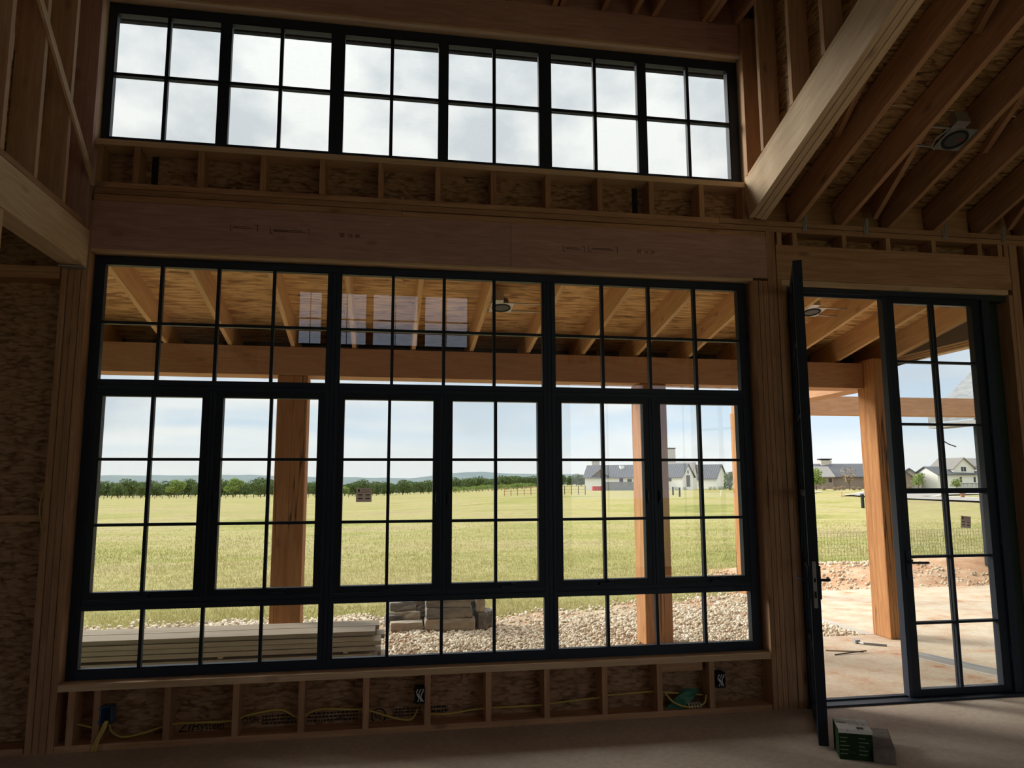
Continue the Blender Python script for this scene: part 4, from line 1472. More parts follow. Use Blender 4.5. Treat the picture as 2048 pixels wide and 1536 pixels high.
ph = (1 + 5 ** 0.5) / 2
ico_v = np.array([(-1, ph, 0), (1, ph, 0), (-1, -ph, 0), (1, -ph, 0), (0, -1, ph), (0, 1, ph), (0, -1, -ph), (0, 1, -ph), (ph, 0, -1), (ph, 0, 1), (-ph, 0, -1), (-ph, 0, 1)]) / 1.9
ico_v *= rng.uniform(0.75, 1.2, (12, 1))
ico_f = np.array([(0, 11, 5), (0, 5, 1), (0, 1, 7), (0, 7, 10), (0, 10, 11), (1, 5, 9), (5, 11, 4), (11, 10, 2), (10, 7, 6), (7, 1, 8), (3, 9, 4), (3, 4, 2), (3, 2, 6), (3, 6, 8), (3, 8, 9), (4, 9, 5), (2, 4, 11), (6, 2, 10), (8, 6, 7), (9, 8, 1)])
NP = 21000
px = rng.uniform(-2.5, 6.97, NP)
tt = rng.uniform(0, 1, NP) ** 1.15
edp = np.interp(px, bx_, ed)
py = 2.225 + tt * (edp - 2.225) + 0.1 * tt * rng.normal(0, 1, NP)
pz = -0.05 + 0.012 * np.sin(px * 3.3 + py * 2) + 0.05 * np.exp(-((px - 6.5) / 0.5) ** 2 - ((py - 4.7) / 0.3) ** 2)
patch = np.sin(px * 2.1 + 0.6) * np.sin(py * 2.7 + px * 0.7) + rng.normal(0, 0.3, NP)
keep = ((patch < 0.85) | (py < 3.1)) & ~((px > 3.0) & (py > edp - 0.75) & (rng.uniform(0, 1, NP) < 0.72))
keep &= ~((px < 1.2) & (px > 0.84) & (py < 2.45))
sc = rng.uniform(0.010, 0.024, (NP, 1)) * rng.uniform(0.7, 1.3, (NP, 3))
V, F, T = scatter(ico_v, ico_f, np.stack([px, py, pz], 1)[keep], sc[keep], rng.uniform(0, 6.28, NP)[keep], rng.uniform(0, 1, NP)[keep])
o = np_obj('gravel', V, F, M['gravel'], tint=T)
tag(o, 'loose pale crushed stone spread in front of the porch', 'gravel', None, 'stuff')

# red dirt bank beyond the right slab
dx_ = np.linspace(6.9, 17, 60)
dy_ = np.linspace(5.2, 8.4, 22)
DX, DYm = np.meshgrid(dx_, dy_)
tq = (DYm - 5.2) / 3.2
DZ = -0.06 + 0.26 * np.sin(np.pi * np.clip(tq, 0, 1)) ** 1.4 * (0.75 + 0.35 * np.sin(DX * 1.7) * np.sin(DX * 0.6 + DYm)) + 0.02 * np.sin(DX * 9) * np.sin(DYm * 11)
DZ = -0.06 + (DZ + 0.06) * sm((DX - 7.35) / 1.5)
DZ = np.where(tq > 0.98, -0.12, DZ)
idd = np.arange(DX.size).reshape(DX.shape)
o = np_obj('dirt_bank', np.stack([DX.ravel(), DYm.ravel(), DZ.ravel()], 1), np.stack([idd[:-1, :-1], idd[:-1, 1:], idd[1:, 1:], idd[1:, :-1]], -1).reshape(-1, 4), M['dirt'], smooth=True)
struct(o, 'low bank of red dirt and stones beyond the patio slab', 'dirt')
NP = 2600
px = rng.uniform(7, 15, NP)
py = rng.uniform(5.2, 7.6, NP)
pz = -0.05 + 0.2 * np.sin(np.pi * (py - 5.2) / 3.2) ** 1.4 * sm((px - 7.35) / 1.5)
sc = rng.uniform(0.008, 0.03, (NP, 1)) * rng.uniform(0.7, 1.3, (NP, 3))
V, F, T = scatter(ico_v, ico_f, np.stack([px, py, pz], 1), sc, rng.uniform(0, 6.28, NP), rng.uniform(0, 0.8, NP))
tag(np_obj('dirt_clods', V, F, M['gravel'], tint=T), 'loose stones and clods on the red dirt bank', 'rubble', None, 'stuff')

# grass blades, thinning with distance
NB = 150000
az = rng.uniform(-0.42, 1.02, NB)
yy = 4.2 + (np.exp(rng.uniform(0, 1, NB) * 2.5) - 1) / (math.exp(2.5) - 1) * 24
xx = 1.9 + az * (yy + 5.1)
edge = np.interp(xx, np.concatenate([bx_, [7.0, 7.4, 9.7, 14, 18]]), np.concatenate([ed, [6.4, 7.4, 7.6, 8.2, 8.6]])) - 0.05
keep = (yy > edge + 0.12 * rng.normal(0, 1, NB)) & (rng.uniform(0, 1, NB) > (yy - 11) / 17)
xx, yy = xx[keep], yy[keep]
n = len(xx)
zz = ground_z(xx, yy) + np.where(yy < 5.4, 0.0, 0.0)
dist = yy + 5.1
bl_v = np.array([(-0.5, 0, 0), (0.5, 0, 0), (0.22, 0.25, 0.6), (0.0, 0.7, 1.0), (-0.26, 0.25, 0.6)])
bl_f = np.array([(0, 1, 2), (0, 2, 4), (4, 2, 3)])
w = 0.0035 + dist * 0.0006
clump = 0.5 + 0.5 * np.sin(xx * 1.3 + 2 * np.sin(yy * 0.9)) * np.sin(yy * 1.1 + xx * 0.4)
h = rng.uniform(0.025, 0.06, n) * (0.6 + 0.7 * clump) + 0.0004 * dist
sc = np.stack([w, h * rng.uniform(0.2, 0.9, n), h], 1)
pat = np.sin(xx * 0.33 + 1.3 * np.sin(yy * 0.23)) + 0.7 * np.sin(yy * 0.9 + 1.7 * np.sin(xx * 0.21)) + 0.5 * np.sin(xx * 1.1 + yy * 0.7)
tint = np.clip(0.12 + 0.42 * rng.uniform(0, 1, n) + 0.20 * (1 + 0.6 * pat), 0, 1)
V, F, T = scatter(bl_v, bl_f, np.stack([xx, yy, zz - 0.004], 1), sc, rng.uniform(0, 6.28, n), tint)
tag(np_obj('grass', V, F, M['blade'], tint=T), 'short green and straw-coloured grass of the near field', 'grass', None, 'stuff')


# ================================================================== trees and shrubs
def leaf_cloud(clusters, n, size, seed):
    """small leaf quads scattered over ellipsoid clusters"""
    r = np.random.default_rng(seed)
    cl = np.array(clusters)
    vol = cl[:, 3] * cl[:, 4] * cl[:, 5]
    pick = r.choice(len(cl), n, p=vol / vol.sum())
    d = r.normal(0, 1, (n, 3))
    d /= np.linalg.norm(d, axis=1)[:, None]
    rad = r.uniform(0.55, 1.0, n)[:, None] ** 0.5
    p = cl[pick, :3] + d * rad * cl[pick, 3:6]
    a = r.normal(0, 1, (n, 3))
    a /= np.linalg.norm(a, axis=1)[:, None]
    b = np.cross(a, d)
    b /= np.linalg.norm(b, axis=1)[:, None] + 1e-6
    s = size * r.uniform(0.6, 1.3, n)[:, None]
    V = np.stack([p - a * s, p + b * s * 0.6, p + a * s, p - b * s * 0.6], 1).reshape(-1, 3)
    F = np.arange(n * 4).reshape(n, 4)
    return V, F, np.repeat(r.uniform(0, 1, n), 4)


def make_tree(name, h, w, leafmat, seed, n=900, trunk=0.28, bare=False):
    r = random.Random(seed)
    root = empty(name)
    tr = MB()
    th = h * trunk
    tr.tube([(0, 0, -0.3), (0.05, 0, th * 0.6), (0, 0.05, th * 1.6)], 0.035 * h, 6, 0.018 * h)
    cl = []
    for k in range(9):
        a = r.uniform(0, 6.28)
        rad = r.uniform(0.1, 0.33) * w
        z = th + (h - th) * r.uniform(0.12, 0.80)
        e = (r.uniform(0.17, 0.26) * w, r.uniform(0.17, 0.26) * w, r.uniform(0.13, 0.20) * h)
        p = (math.cos(a) * rad, math.sin(a) * rad, z)
        cl.append((*p, *e))
        tr.tube([(0, 0.05, th * 1.2), (p[0] * 0.5, p[1] * 0.5, (th * 1.2 + z) / 2), p], 0.012 * h, 5, 0.004 * h)
    cl.append((0, 0, th + (h - th) * 0.5, 0.32 * w, 0.32 * w, 0.42 * (h - th)))
    t = tr.build('trunk', M['bark'], root, False)
    V, F, T = leaf_cloud(cl, n if not bare else n // 4, h * 0.05, seed)
    c = bpy.data.objects.new('crown', np_mesh('crown', V, F, M[leafmat], tint=T))
    col.objects.link(c)
    c.parent = root
    return root


protos = [make_tree('oak_tree', 8.0, 10.5, 'leaf', 1, 1300, 0.10), make_tree('oak_tree', 7.2, 9.5, 'leaf', 2, 1300, 0.12), make_tree('oak_tree', 7.4, 7.6, 'leaf_bright', 3, 1100, 0.18),
          make_tree('oak_tree', 6.4, 10.0, 'leaf', 4, 1300, 0.06)]
used = [False] * 4


def place(protos, used, i, x, y, s, rz, label, group, cat='tree', name=None):
    o = protos[i] if not used[i] else copy_tree(protos[i])
    used[i] = True
    o.location = (x, y, float(ground_z(x, y)) - 0.05)
    o.rotation_euler = (0, 0, rz)
    o.scale = (s, s, s)
    if name:
        o.name = name
    tag(o, label, cat, group)
    return o


rt_ = random.Random(11)
# standing out in front of the line: az, distance, kind, scale, label
for azv, y, k, s, lab in ((-0.262, 285, 2, 0.95, 'bright green lone tree before the far tree line, second casement pane'),
                          (-0.191, 285, 2, 1.02, 'bright spreading tree before the far tree line, left of the brown post'),
                          (-0.329, 285, 3, 0.85, 'low round grey-green tree at the far left of the tree line'),
                          (-0.300, 292, 1, 0.70, 'small dark tree beside a gap in the far left tree line'),
                          (-0.232, 292, 1, 0.82, 'dark bushy tree right of the bright lone tree'),
                          (-0.153, 295, 1, 0.85, 'medium green tree just left of the brown post'),
                          (-0.052, 300, 2, 0.6, 'small bright green tree in the middle of the far tree line')):
    place(protos, used, k, 1.9 + azv * (y + 5), y, s, rt_.uniform(0, 6), lab, 'trees standing before the far tree line')
lab_l = 'dark green oak in the continuous far tree line across the field'
taken = []


def free_spot(az0, az1, y0, y1, k, n, sep):
    for tries in range(60):
        a = az0 + (az1 - az0) * (k + rt_.uniform(-0.5, 0.5) * (1 + tries * 0.06)) / n
        y = rt_.uniform(y0, y1) + max(0, a + 0.02) * 350 * (y0 < 330)
        x = 1.9 + a * (y + 5)
        if all((x - q[0]) ** 2 + (y - q[1]) ** 2 > sep * sep for q in taken):
            break
    taken.append((x, y))
    return x, y


for k in range(96):
    x, y = free_spot(-0.41, 0.20, 308, 395, k, 96, 8.4)
    place(protos, used, rt_.choice([0, 0, 1, 3]), x, y, rt_.uniform(0.8, 1.12), rt_.uniform(0, 6), lab_l, 'oaks of the far tree line')
for k in range(26):
    x, y = free_spot(0.16, 0.33, 420, 490, k, 26, 8.6)
    place(protos, used, rt_.choice([0, 1, 3]), x, y, rt_.uniform(0.8, 1.15), rt_.uniform(0, 6), 'distant dark oak between the field and the houses', 'oaks left of the houses')
for k in range(18):
    x, y = free_spot(0.70, 0.90, 331, 390, k, 18, 9.5)
    azv = (x - 1.9) / (y + 5)
    place(protos, used, rt_.choice([0, 1]), 1.9 + azv * (y + 5), y, rt_.uniform(0.9, 1.3), rt_.uniform(0, 6), 'distant dark tree between the houses behind the closed door', 'trees behind the right houses')
bush = [make_tree('bush', 2.4, 5.0, 'leaf_bright', 21, 420, 0.06)]
ub = [False]
for k in range(22):
    azv = 0.075 + 0.125 * (k + rt_.uniform(-0.4, 0.4)) / 22
    y = rt_.uniform(262, 280)
    place(bush, ub, 0, 1.9 + azv * (y + 5), y, rt_.uniform(0.85, 1.2), rt_.uniform(0, 6), 'bright green bush in the hedge row across the middle of the field', 'hedge row bushes', 'bush')

yard = [make_tree('yard_tree', 4.6, 4.4, 'leaf_bright', 31, 700, 0.22), make_tree('yard_tree', 5.0, 4.0, 'leaf_dry', 32, 500, 0.2, True), make_tree('yard_tree', 4.2, 4.0, 'leaf', 33, 700, 0.1)]
uy = [False] * 3
place(yard, uy, 0, 91.0, 138, 1.0, 0.3, 'round green tree in front of the brown house', 'yard trees')
place(yard, uy, 1, 98.0, 137, 1.0, 1.3, 'nearly bare brown tree in front of the brown house', 'yard trees')
place(yard, uy, 2, 76.6, 148, 1.05, 2.0, 'dark green tree at the right end of the white house', 'yard trees')
place(yard, uy, 0, 115.0, 138, 0.8, 2.5, 'green tree before the stone gables behind the door glass', 'yard trees')
place(yard, uy, 0, 124.2, 138, 0.55, 0.9, 'small green tree left of the tall white house', 'yard trees')
place(yard, uy, 2, 128.9, 128, 0.6, 0.4, 'small green tree before the tall white house', 'yard trees')
shrub = [make_tree('shrub', 1.0, 1.5, 'leaf', 41, 260, 0.05), make_tree('grass_clump', 0.95, 1.5, 'leaf_dry', 42, 800, 0.02)]
us = [False] * 2
for k in range(3):
    place(shrub, us, 0, 64.6 + k * 2.1, 154.5, 0.95, k, ['leftmost', 'middle', 'rightmost'][k] + ' of three small dark shrubs at the foot of the white gabled house', 'shrubs by the white house', 'shrub')
for k in range(8):
    place(shrub, us, 0, 73.2 + k * 1.1, 150 + rt_.uniform(-1, 1), 1.0, k, 'low green shrub right of the white gable', 'shrubs right of the white gable', 'shrub')
for k in range(13):
    place(shrub, us, 1, 88.5 + k * 1.6, 131 + rt_.uniform(-1.2, 1.2), rt_.uniform(0.9, 1.35), k, 'straw-coloured ornamental grass clump before the brown house', 'grass clumps before the brown house', 'shrub')

# ================================================================== houses
def local(root, ang, ox, oy):
    c, s = math.cos(ang), math.sin(ang)
    return lambda p: (ox + p[0] * c - p[1] * s, oy + p[0] * s + p[1] * c, p[2])


def gable(root, ox, oy, ang, L, Wd, base, eave, ridge, wall, roof, over=0.4, seams=True, wins=()):
    """gabled block: near corner at (ox, oy); length L along the axis 'ang', width Wd to the back"""
    f = local(root, ang, ox, oy)
    h = Wd / 2
    w = MB()
    w.v = [f(p) for p in ((0, 0, base), (L, 0, base), (L, Wd, base), (0, Wd, base), (0, 0, eave), (L, 0, eave), (L, Wd, eave), (0, Wd, eave), (0, h, ridge), (L, h, ridge))]
    w.f = [(0, 1, 5, 4), (2, 3, 7, 6), (1, 2, 6, 9, 5), (3, 0, 4, 8, 7), (4, 5, 9, 8), (6, 7, 8, 9), (0, 3, 2, 1)]
    w.build('wall', wall, root)
    sl = (ridge - eave) / h
    r = MB()
    for sgn in (0, 1):
        def pt(x, t, dz):
            y = -over + t * (h + over)
            z = ridge - (h - y) * sl + dz if t < 1 else ridge + dz
            return f((x, y if sgn == 0 else Wd - y, z))
        n = len(r.v)
        r.v += [pt(-over, 0, 0.02), pt(L + over, 0, 0.02), pt(L + over, 1, 0.02), pt(-over, 1, 0.02), pt(-over, 0, 0.14), pt(L + over, 0, 0.14), pt(L + over, 1, 0.14), pt(-over, 1, 0.14)]
        fs = [(0, 3, 2, 1), (4, 5, 6, 7), (0, 1, 5, 4), (1, 2, 6, 5), (2, 3, 7, 6), (3, 0, 4, 7)]
        r.f += [tuple(n + i for i in q) for q in fs]
    ro = r.build('roof', roof, root)
    if seams:
        s = MB()
        k = -over
        while k <= L + over:
            for sgn in (0, 1):
                a, b = (-over, ridge - (h + over) * sl), (h, ridge)
                ya, yb = (a[0], b[0]) if sgn == 0 else (Wd - a[0], Wd - b[0])
                s.tube([f((k, ya, a[1] + 0.15)), f((k, yb, b[1] + 0.15))], 0.045, 4)
            k += 0.62
        so = s.build('standing_seams', roof, ro)
    for (face, a, b, z0, z1) in wins:
        wm = MB()
        if face == 'front':
            q0, q1 = [(a, -0.06), (b, -0.06), (b, 0.02), (a, 0.02)], None
            pts = [f((x, y, 0))[:2] for x, y in q0]
        else:
            xx = L if face == 'right' else 0
            sg = 0.06 if face == 'right' else -0.06
            pts = [f((x, y, 0))[:2] for x, y in ((xx + sg, a), (xx + sg, b), (xx - sg * 0.3, b), (xx - sg * 0.3, a))]
        wm.prism(pts, 'z', z0, z1)
        wm.build('house_window', M['darkglass'], root)
    return f


A30 = math.radians(-30)
h1 = empty('house', (62, 168, -0.7))
tag(h1, 'white house with dark metal roofs, a black tall window and two chimneys', 'house')
gable(h1, 50.3, 172, A30, 17, 8, -1.2, 2.4, 5.25, M['whitewall'], M['metal_roof'], wins=(('front', 8.6, 9.5, 0.3, 2.1), ('front', 10.5, 11.6, 0.2, 1.9)))
# brown cross gable on its front
gable(h1, 55.7, 169.2, A30 + math.pi / 2, 6.0, 4.4, -1.2, 2.5, 4.2, M['brownwall'], M['metal_roof2'], 0.35)
gable(h1, 64.5, 165.0, A30 + math.pi / 2, 6.0, 3.6, -1.2, 2.3, 3.6, M['brownwall'], M['metal_roof'], 0.35)
gable(h1, 66.6, 164.8, math.radians(-50), 6.2, 6.0, -1.2, 2.45, 5.35, M['whitewall'], M['metal_roof'], 0.35,
      wins=(('right', 2.1, 3.9, 0.05, 2.75), ('right', 2.7, 3.3, 3.1, 3.9), ('front', 1.0, 3.4, 1.35, 2.1)))
gable(h1, 80.4, 182.0, math.radians(-50), 9.0, 6.0, -1.2, 2.2, 5.55, M['whitewall'], M['metal_roof'], 0.35, wins=(('front', 2.0, 3.0, 0, 1.8), ('front', 4.0, 4.8, 0, 1.9)))
gable(h1, 66.0, 178.0, A30, 14.0, 7.0, -1.2, 3.4, 6.0, M['whitewall'], M['metal_roof2'], 0.3, wins=(('front', 9.8, 10.6, 2.3, 3.2),))
for x, y, w, zt in ((54.4, 177, 2.0, 6.45), (75.6, 180, 2.7, 9.7)):
    MB().box(x - w / 2, x + w / 2, y - 0.7, y + 0.7, 0, zt).build('chimney', M['chimney'], h1)
    MB().box(x - w / 2 - 0.1, x + w / 2 + 0.1, y - 0.8, y + 0.8, zt + 0.12, zt + 0.35).box(x - w / 2 + 0.1, x + w / 2 - 0.1, y - 0.6, y + 0.6, zt, zt + 0.12).build('chimney_cap', M['dark_post'], h1)
for dx in (0.85, 2.2):
    MB().box(56.2 + dx * 3.0, 57.2 + dx * 3.0, 171.2 - dx * 1.6, 172.2 - dx * 1.6, 4.3, 5.2).build('roof_vent', M['whitewall'], h1)

fn = empty('privacy_fence', (55, 157, -0.7))
tag(fn, 'grey board fence before the white house, left of the porch post', 'fence')
mb = MB()
for k in range(34):
    mb.box(50.6 + k * 0.27, 50.6 + k * 0.27 + 0.24, 157.5, 157.55, -0.9, 1.28)
b_ = mb.build('board_panel', M['fence_grey'], fn)
b_['kind'] = 'stuff'
MB().box(50.6, 59.8, 157.56, 157.62, -0.2, -0.1).box(50.6, 59.8, 157.56, 157.62, 0.8, 0.9).build('rail', M['fence_grey'], fn)
for k in range(3):
    bx0 = 47.4 + k * 0.72
    o = MB().box(bx0, bx0 + 0.6, 155, 155.7, -0.75, 0.25).box(bx0 - 0.04, bx0 + 0.64, 154.95, 155.72, 0.25, 0.33).box(bx0 + 0.1, bx0 + 0.5, 154.9, 154.97, 0.1, 0.16).build('red_bin', M['red'])
    tag(o, ['leftmost', 'middle', 'rightmost'][k] + ' of three red bins beside the grey board fence', 'bin', 'red bins by the fence')

h2 = empty('house', (109, 158, -0.8))
tag(h2, 'long brown house with a pale metal roof and stone chimney', 'house')
gable(h2, 101.5, 160, math.radians(-12), 17, 9, -1.5, 2.4, 5.35, M['taupewall'], M['metal_roof'], 0.4, wins=(('front', 6.0, 6.7, 0.9, 2.0),))
gable(h2, 100.2, 157.5, math.radians(-12), 6.8, 8, -1.5, 2.35, 4.65, M['taupewall'], M['metal_roof2'], 0.4, wins=(('front', 5.7, 6.4, 1.0, 1.9),))
MB().box(108.0, 110.8, 162.5, 164, 3, 6.35).build('chimney', M['chimney'], h2)
MB().box(107.9, 110.9, 162.4, 164.1, 6.5, 6.75).box(108.3, 110.5, 162.7, 163.8, 6.35, 6.5).build('chimney_cap', M['dark_post'], h2)

h3 = empty('house', (120, 148, -0.8))
tag(h3, 'low stone-and-white house with narrow gables left of the tall white one', 'house')
gable(h3, 119.6, 146, math.radians(55), 8, 5.4, -1.5, 2.4, 4.6, M['taupewall'], M['metal_roof'], 0.4)
gable(h3, 122.9, 147, math.radians(55), 8, 4.4, -1.5, 2.2, 4.0, M['chimney'], M['metal_roof'], 0.4)
gable(h3, 124.2, 153.6, math.radians(60), 8, 2.8, -1.5, 2.0, 3.6, M['whitewall'], M['metal_roof'], 0.3, wins=(('left', 1.0, 1.7, 0.3, 1.6),))

h4 = empty('house', (132, 148, -0.8))
tag(h4, 'tall white two-storey house with grey metal roofs behind the closed door', 'house')
gable(h4, 135.6, 145.6, math.radians(90) - 0.05, 8, 5.1, -1.5, 4.15, 6.4, M['whitewall'], M['metal_roof2'], 0.4, wins=(('left', 2.0, 2.5, 3.4, 4.4), ('left', 2.65, 3.15, 3.4, 4.4)))
gable(h4, 125.8, 145.2, 0.0, 14.5, 7.5, -1.5, 2.7, 4.4, M['whitewall'], M['metal_roof'], 0.4, wins=(('front', 5.6, 6.1, 0.9, 2.1), ('front', 9.2, 9.7, 0.9, 2.1), ('front', 11.0, 11.5, 0.9, 2.1)))
gable(h4, 134.6, 146.5, 0.0, 6.0, 7.0, -1.5, 4.6, 6.4, M['whitewall'], M['metal_roof2'], 0.4)
lf = empty('picket_fence', (131, 139, -0.8))
tag(lf, 'dark metal fence before the tall white house', 'fence')
mb = MB()
for k in range(40):
    mb.box(125 + k * 0.32, 125.06 + k * 0.32, 139, 139.05, -0.8, 0.75)
o = mb.build('pickets', M['dark_post'], lf)
o['kind'] = 'stuff'
MB().box(125, 138, 139, 139.06, 0.55, 0.63).box(125, 138, 139, 139.06, -0.4, -0.33).build('rail', M['dark_post'], lf)

# wing of this house, right of the patio
wg = empty('house_wing', (15, 3, -0.03))
tag(wg, 'corner of an unfinished house wing with green sheathing and shingle roof', 'building')
MB().box(12.05, 17.5, 0.3, 6.2, -0.3, 2.62).build('wall', M['green'], wg)
for z in (0.72, 1.94):
    MB().box(12.03, 12.05, 0.3, 6.2, z, z + 0.09).build('seam_tape', M['dark_post'], wg)
MB().box(12.02, 12.06, 6.0, 6.215, -0.03, 2.62).build('corner_board', M['dark_post'], wg)
rf = MB()
for sgn in (-1, 1):
    n = len(rf.v)
    xe, xr = 14.8 + sgn * 3.1, 14.8
    for dz in (0.0, 0.12):
        rf.v += [(xe, 0.2, 2.62 + dz), (xe, 6.9, 2.62 + dz), (xr, 6.9, 5.35 + dz), (xr, 0.2, 5.35 + dz)]
    rf.f += [tuple(n + i for i in q) for q in ((0, 1, 2, 3), (4, 7, 6, 5), (0, 4, 5, 1), (1, 5, 6, 2), (2, 6, 7, 3), (3, 7, 4, 0))]
ro = rf.build('roof', M['shingle'], wg)
MB().prism([(12.0, 2.62), (17.6, 2.62), (14.8, 5.2)], 'y', 6.1, 6.19).build('gable_end', M['green'], wg)
MB().box(11.7, 12.05, 0.3, 6.9, 2.52, 2.60).build('soffit', M['soffit'], wg)
cable([(11.75, 6.75, 2.52), (11.74, 6.7, 2.36), (11.85, 6.65, 2.24), (11.98, 6.6, 2.18)], 'loose wire hanging from the soffit of the house wing', 0.01, 'dark_post', 'hanging_wire')

# ================================================================== road and markers
Lp = np.array([(46, 28), (43.2, 37.8), (41.5, 46.3), (43.0, 53.3), (45.9, 59.9), (49.5, 68), (59.2, 79.6), (70.2, 91.7)])
Rp = np.array([(66, 22), (60, 32), (56, 46), (55.7, 58.8), (57.8, 65.2), (64.9, 71.2), (74.6, 74.3), (92, 84)])


def resample(P_, n):
    t = np.linspace(0, len(P_) - 1, n)
    return np.stack([np.interp(t, np.arange(len(P_)), P_[:, 0]), np.interp(t, np.arange(len(P_)), P_[:, 1])], 1)


def strip(A, B, lift, name, mat, m=12):
    ts = np.linspace(0, 1, m)[:, None, None]
    G = A[None] * (1 - ts) + B[None] * ts
    z = ground_z(G[..., 0], G[..., 1]) + lift
    V = np.concatenate([G, z[..., None]], -1).reshape(-1, 3)
    i_ = np.arange(G.shape[0] * G.shape[1]).reshape(G.shape[:2])
    return np_obj(name, V, np.stack([i_[:-1, :-1], i_[:-1, 1:], i_[1:, 1:], i_[1:, :-1]], -1).reshape(-1, 4), mat, smooth=True)


LA, RA = resample(Lp, 60), resample(Rp, 60)
struct(strip(LA, RA, 0.10, 'road', M['road']), 'pale curving road beyond the lawn', 'road')
struct(strip(LA - np.array([0.6, -0.2]), LA + np.array([0.3, 0]), 0.16, 'road_curb', M['curb'], 3), 'pale concrete curb on the near side of the road', 'curb')
struct(strip(RA - np.array([0.3, 0.0]), RA + np.array([0.9, 0.2]), 0.16, 'road_curb', M['curb'], 3), 'pale concrete curb on the far side of the road', 'curb')
S0 = resample(np.array([(48.0, 80.0), (55.0, 84.5), (66, 96), (78, 104)]), 30)
struct(strip(S0, S0 + np.array([0.6, 1.6]), 0.12, 'footpath', M['curb'], 3), 'pale footpath beyond the lawn', 'path')


def stake(name, x, y, h, r, mat, label, cat, cap=None):
    z = float(ground_z(x, y))
    mb = MB().tube([(x, y, z - 0.1), (x, y, z + h)], r, 8)
    mb.tube([(x, y, z + h), (x, y, z + h + r)], r * 1.15, 8)
    return tag(mb.build(name, M[mat]), label, cat)


stake('pipe_marker', 31.15, 36.9, 0.75, 0.10, 'dark_post', 'dark capped pipe standing in the lawn beside the thick post', 'pipe')
stake('lawn_post', 39.85, 89.4, 0.95, 0.12, 'dark_post', 'farther of two short dark posts in the lawn below the white house', 'post')
stake('lawn_post', 32.1, 68.3, 0.95, 0.10, 'dark_post', 'nearer of two short dark posts in the lawn below the white house', 'post')
stake('lawn_marker', 35.0, 64.7, 0.7, 0.06, 'white', 'short white marker in the lawn right of the dark posts', 'marker')
stake('survey_stake', 36.5, 47.1, 0.45, 0.04, 'stakewood', 'thin orange stake in the lawn near the road', 'stake')
hz = float(ground_z(50.3, 50.9))
hy = empty('fire_hydrant', (50.3, 50.9, hz))
tag(hy, 'rusty fire hydrant by the road behind the closed door', 'hydrant')
MB().tube([(50.3, 50.9, hz), (50.3, 50.9, hz + 0.62)], 0.15, 10).tube([(50.3, 50.9, hz + 0.0), (50.3, 50.9, hz + 0.08)], 0.24, 10).build('barrel', M['rust'], hy)
MB().tube([(50.3, 50.9, hz + 0.62), (50.3, 50.9, hz + 0.82)], 0.19, 10, 0.05).build('bonnet', M['rust'], hy)
MB().tube([(50.0, 50.9, hz + 0.48), (50.6, 50.9, hz + 0.48)], 0.08, 8).build('outlet', M['rust'], hy)

# fences in the field
ff = empty('field_fence', (23, 97, -0.5))
tag(ff, 'rusty post fence with wire at the far edge of the lawn', 'fence')
prev = None
for k in range(13):
    x, y = 18.5 + k * 0.88, 98.5 - k * 0.36
    z = float(ground_z(x, y))
    MB().tube([(x, y, z - 0.1), (x, y, z + 1.25)], 0.05, 5).build('fence_post', M['rust'] if k < 8 else M['dark_post'], ff)
    if prev:
        mb = MB()
        for h_ in (0.35, 0.75, 1.15):
            mb.tube([(prev[0], prev[1], prev[2] + h_), (x, y, z + h_)], 0.018, 4)
        mb.build('wire', M['rust'], ff)
    prev = (x, y, z)
ff = empty('pasture_fence', (-60, 240, -3))
tag(ff, 'long wire fence on thin posts before the left tree line', 'fence')
for k in range(40):
    az_ = -0.37 + k * 0.0085
    y = 215.0
    x = 1.9 + az_ * (y + 5)
    z = float(ground_z(x, y))
    MB().tube([(x, y, z - 0.1), (x, y, z + 1.3)], 0.08, 4).build('fence_post', M['bark'], ff)

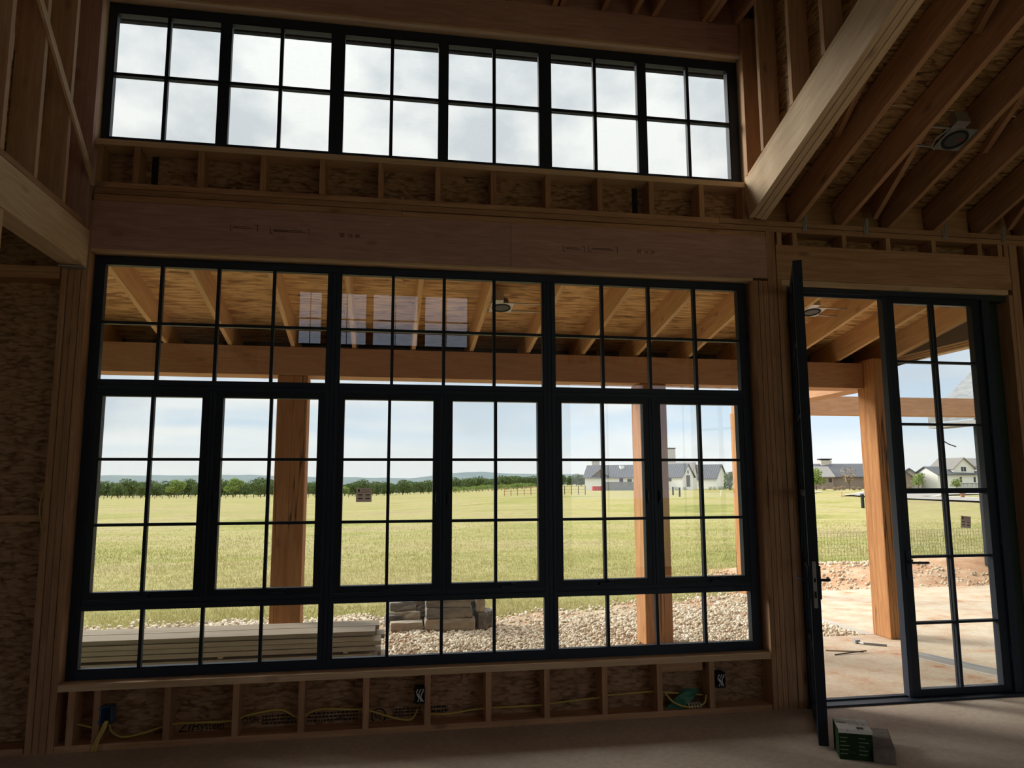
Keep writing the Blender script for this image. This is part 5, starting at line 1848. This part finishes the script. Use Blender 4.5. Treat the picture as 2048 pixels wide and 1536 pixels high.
# green safety net and a stake beyond the dirt bank
net = empty('safety_net', (12, 8.5, 0))
tag(net, 'low green mesh fence along the grass behind the dirt bank', 'fence')
mb = MB()
A_, B_ = Vector((8.8, 7.9, 0)), Vector((17.5, 9.6, 0))
nn = 110
for k in range(nn + 1):
    p = A_.lerp(B_, k / nn)
    z = float(ground_z(p.x, p.y))
    mb.tube([(p.x, p.y, z + 0.02), (p.x, p.y, z + 0.62)], 0.0035, 3)
for j in range(9):
    pts = []
    for k in range(0, nn + 1, 10):
        p = A_.lerp(B_, k / nn)
        pts.append((p.x, p.y, float(ground_z(p.x, p.y)) + 0.04 + j * 0.072))
    mb.tube(pts, 0.0035, 3)
o = mb.build('mesh', M['net'], net)
o['kind'] = 'stuff'
for k in (10, 45, 80, 108):
    p = A_.lerp(B_, k / nn)
    z = float(ground_z(p.x, p.y))
    MB().tube([(p.x, p.y + 0.01, z - 0.1), (p.x, p.y + 0.01, z + 0.68)], 0.012, 5).build('net_post', M['dark_post'], net)
o = member('survey_stake', (9.35, 6.95, 0.02), (9.35, 6.95, 0.38), 0.04, 0.02, M['stakewood'], None, (0, 1, 0))
tag(o, 'short wooden stake in the dirt bank seen through the open door', 'stake')

# ================================================================== far hills
def ridge(name, y, prof, base, depth, mat, label, seed):
    r = np.random.default_rng(seed)
    xs_ = np.linspace(prof[0][0], prof[-1][0], 160)
    top = np.interp(xs_, [p[0] for p in prof], [p[1] for p in prof])
    top = top + 1.2 * np.sin(xs_ * 0.021 + seed) + 0.8 * np.sin(xs_ * 0.053) + r.normal(0, 0.35, len(xs_))
    V = []
    for x, t in zip(xs_, top):
        V += [(x, y - depth, base), (x, y - depth * 0.4, base + (t - base) * 0.75), (x, y, t), (x, y + depth, base)]
    V = np.array(V)
    i_ = np.arange(len(V)).reshape(-1, 4)
    F = np.concatenate([np.stack([i_[:-1, k], i_[1:, k], i_[1:, k + 1], i_[:-1, k + 1]], 1) for k in range(3)])
    return struct(np_obj(name, V, F, mat, smooth=True), label, 'hill')


ridge('hill_ridge', 2000, [(-1300, 15), (-700, 17), (-520, 20), (-217, 16), (-90, 11), (60, 10), (215, 25), (311, 23), (422, 20), (520, 17), (700, 8), (1800, 5)], -60, 300, M['hill'], 'long wooded ridge on the horizon', 3)

# thin haze lying over the far country
hz_m = bpy.data.materials.new('distant_haze')
hz_m.use_nodes = True
hn, hl = hz_m.node_tree.nodes, hz_m.node_tree.links
hn.clear()
ho = hn.new('ShaderNodeOutputMaterial')
hv = hn.new('ShaderNodeVolumeScatter')
hv.inputs['Color'].default_value = (0.55, 0.76, 1.0, 1)
hv.inputs['Density'].default_value = 0.00042
hl.new(hv.outputs[0], ho.inputs['Volume'])
hzb = MB().box(-2500, 3000, 500, 1650, -120, 90).build('haze', hz_m)
tag(hzb, 'thin bluish haze lying over the distant country', 'haze', None, 'stuff')
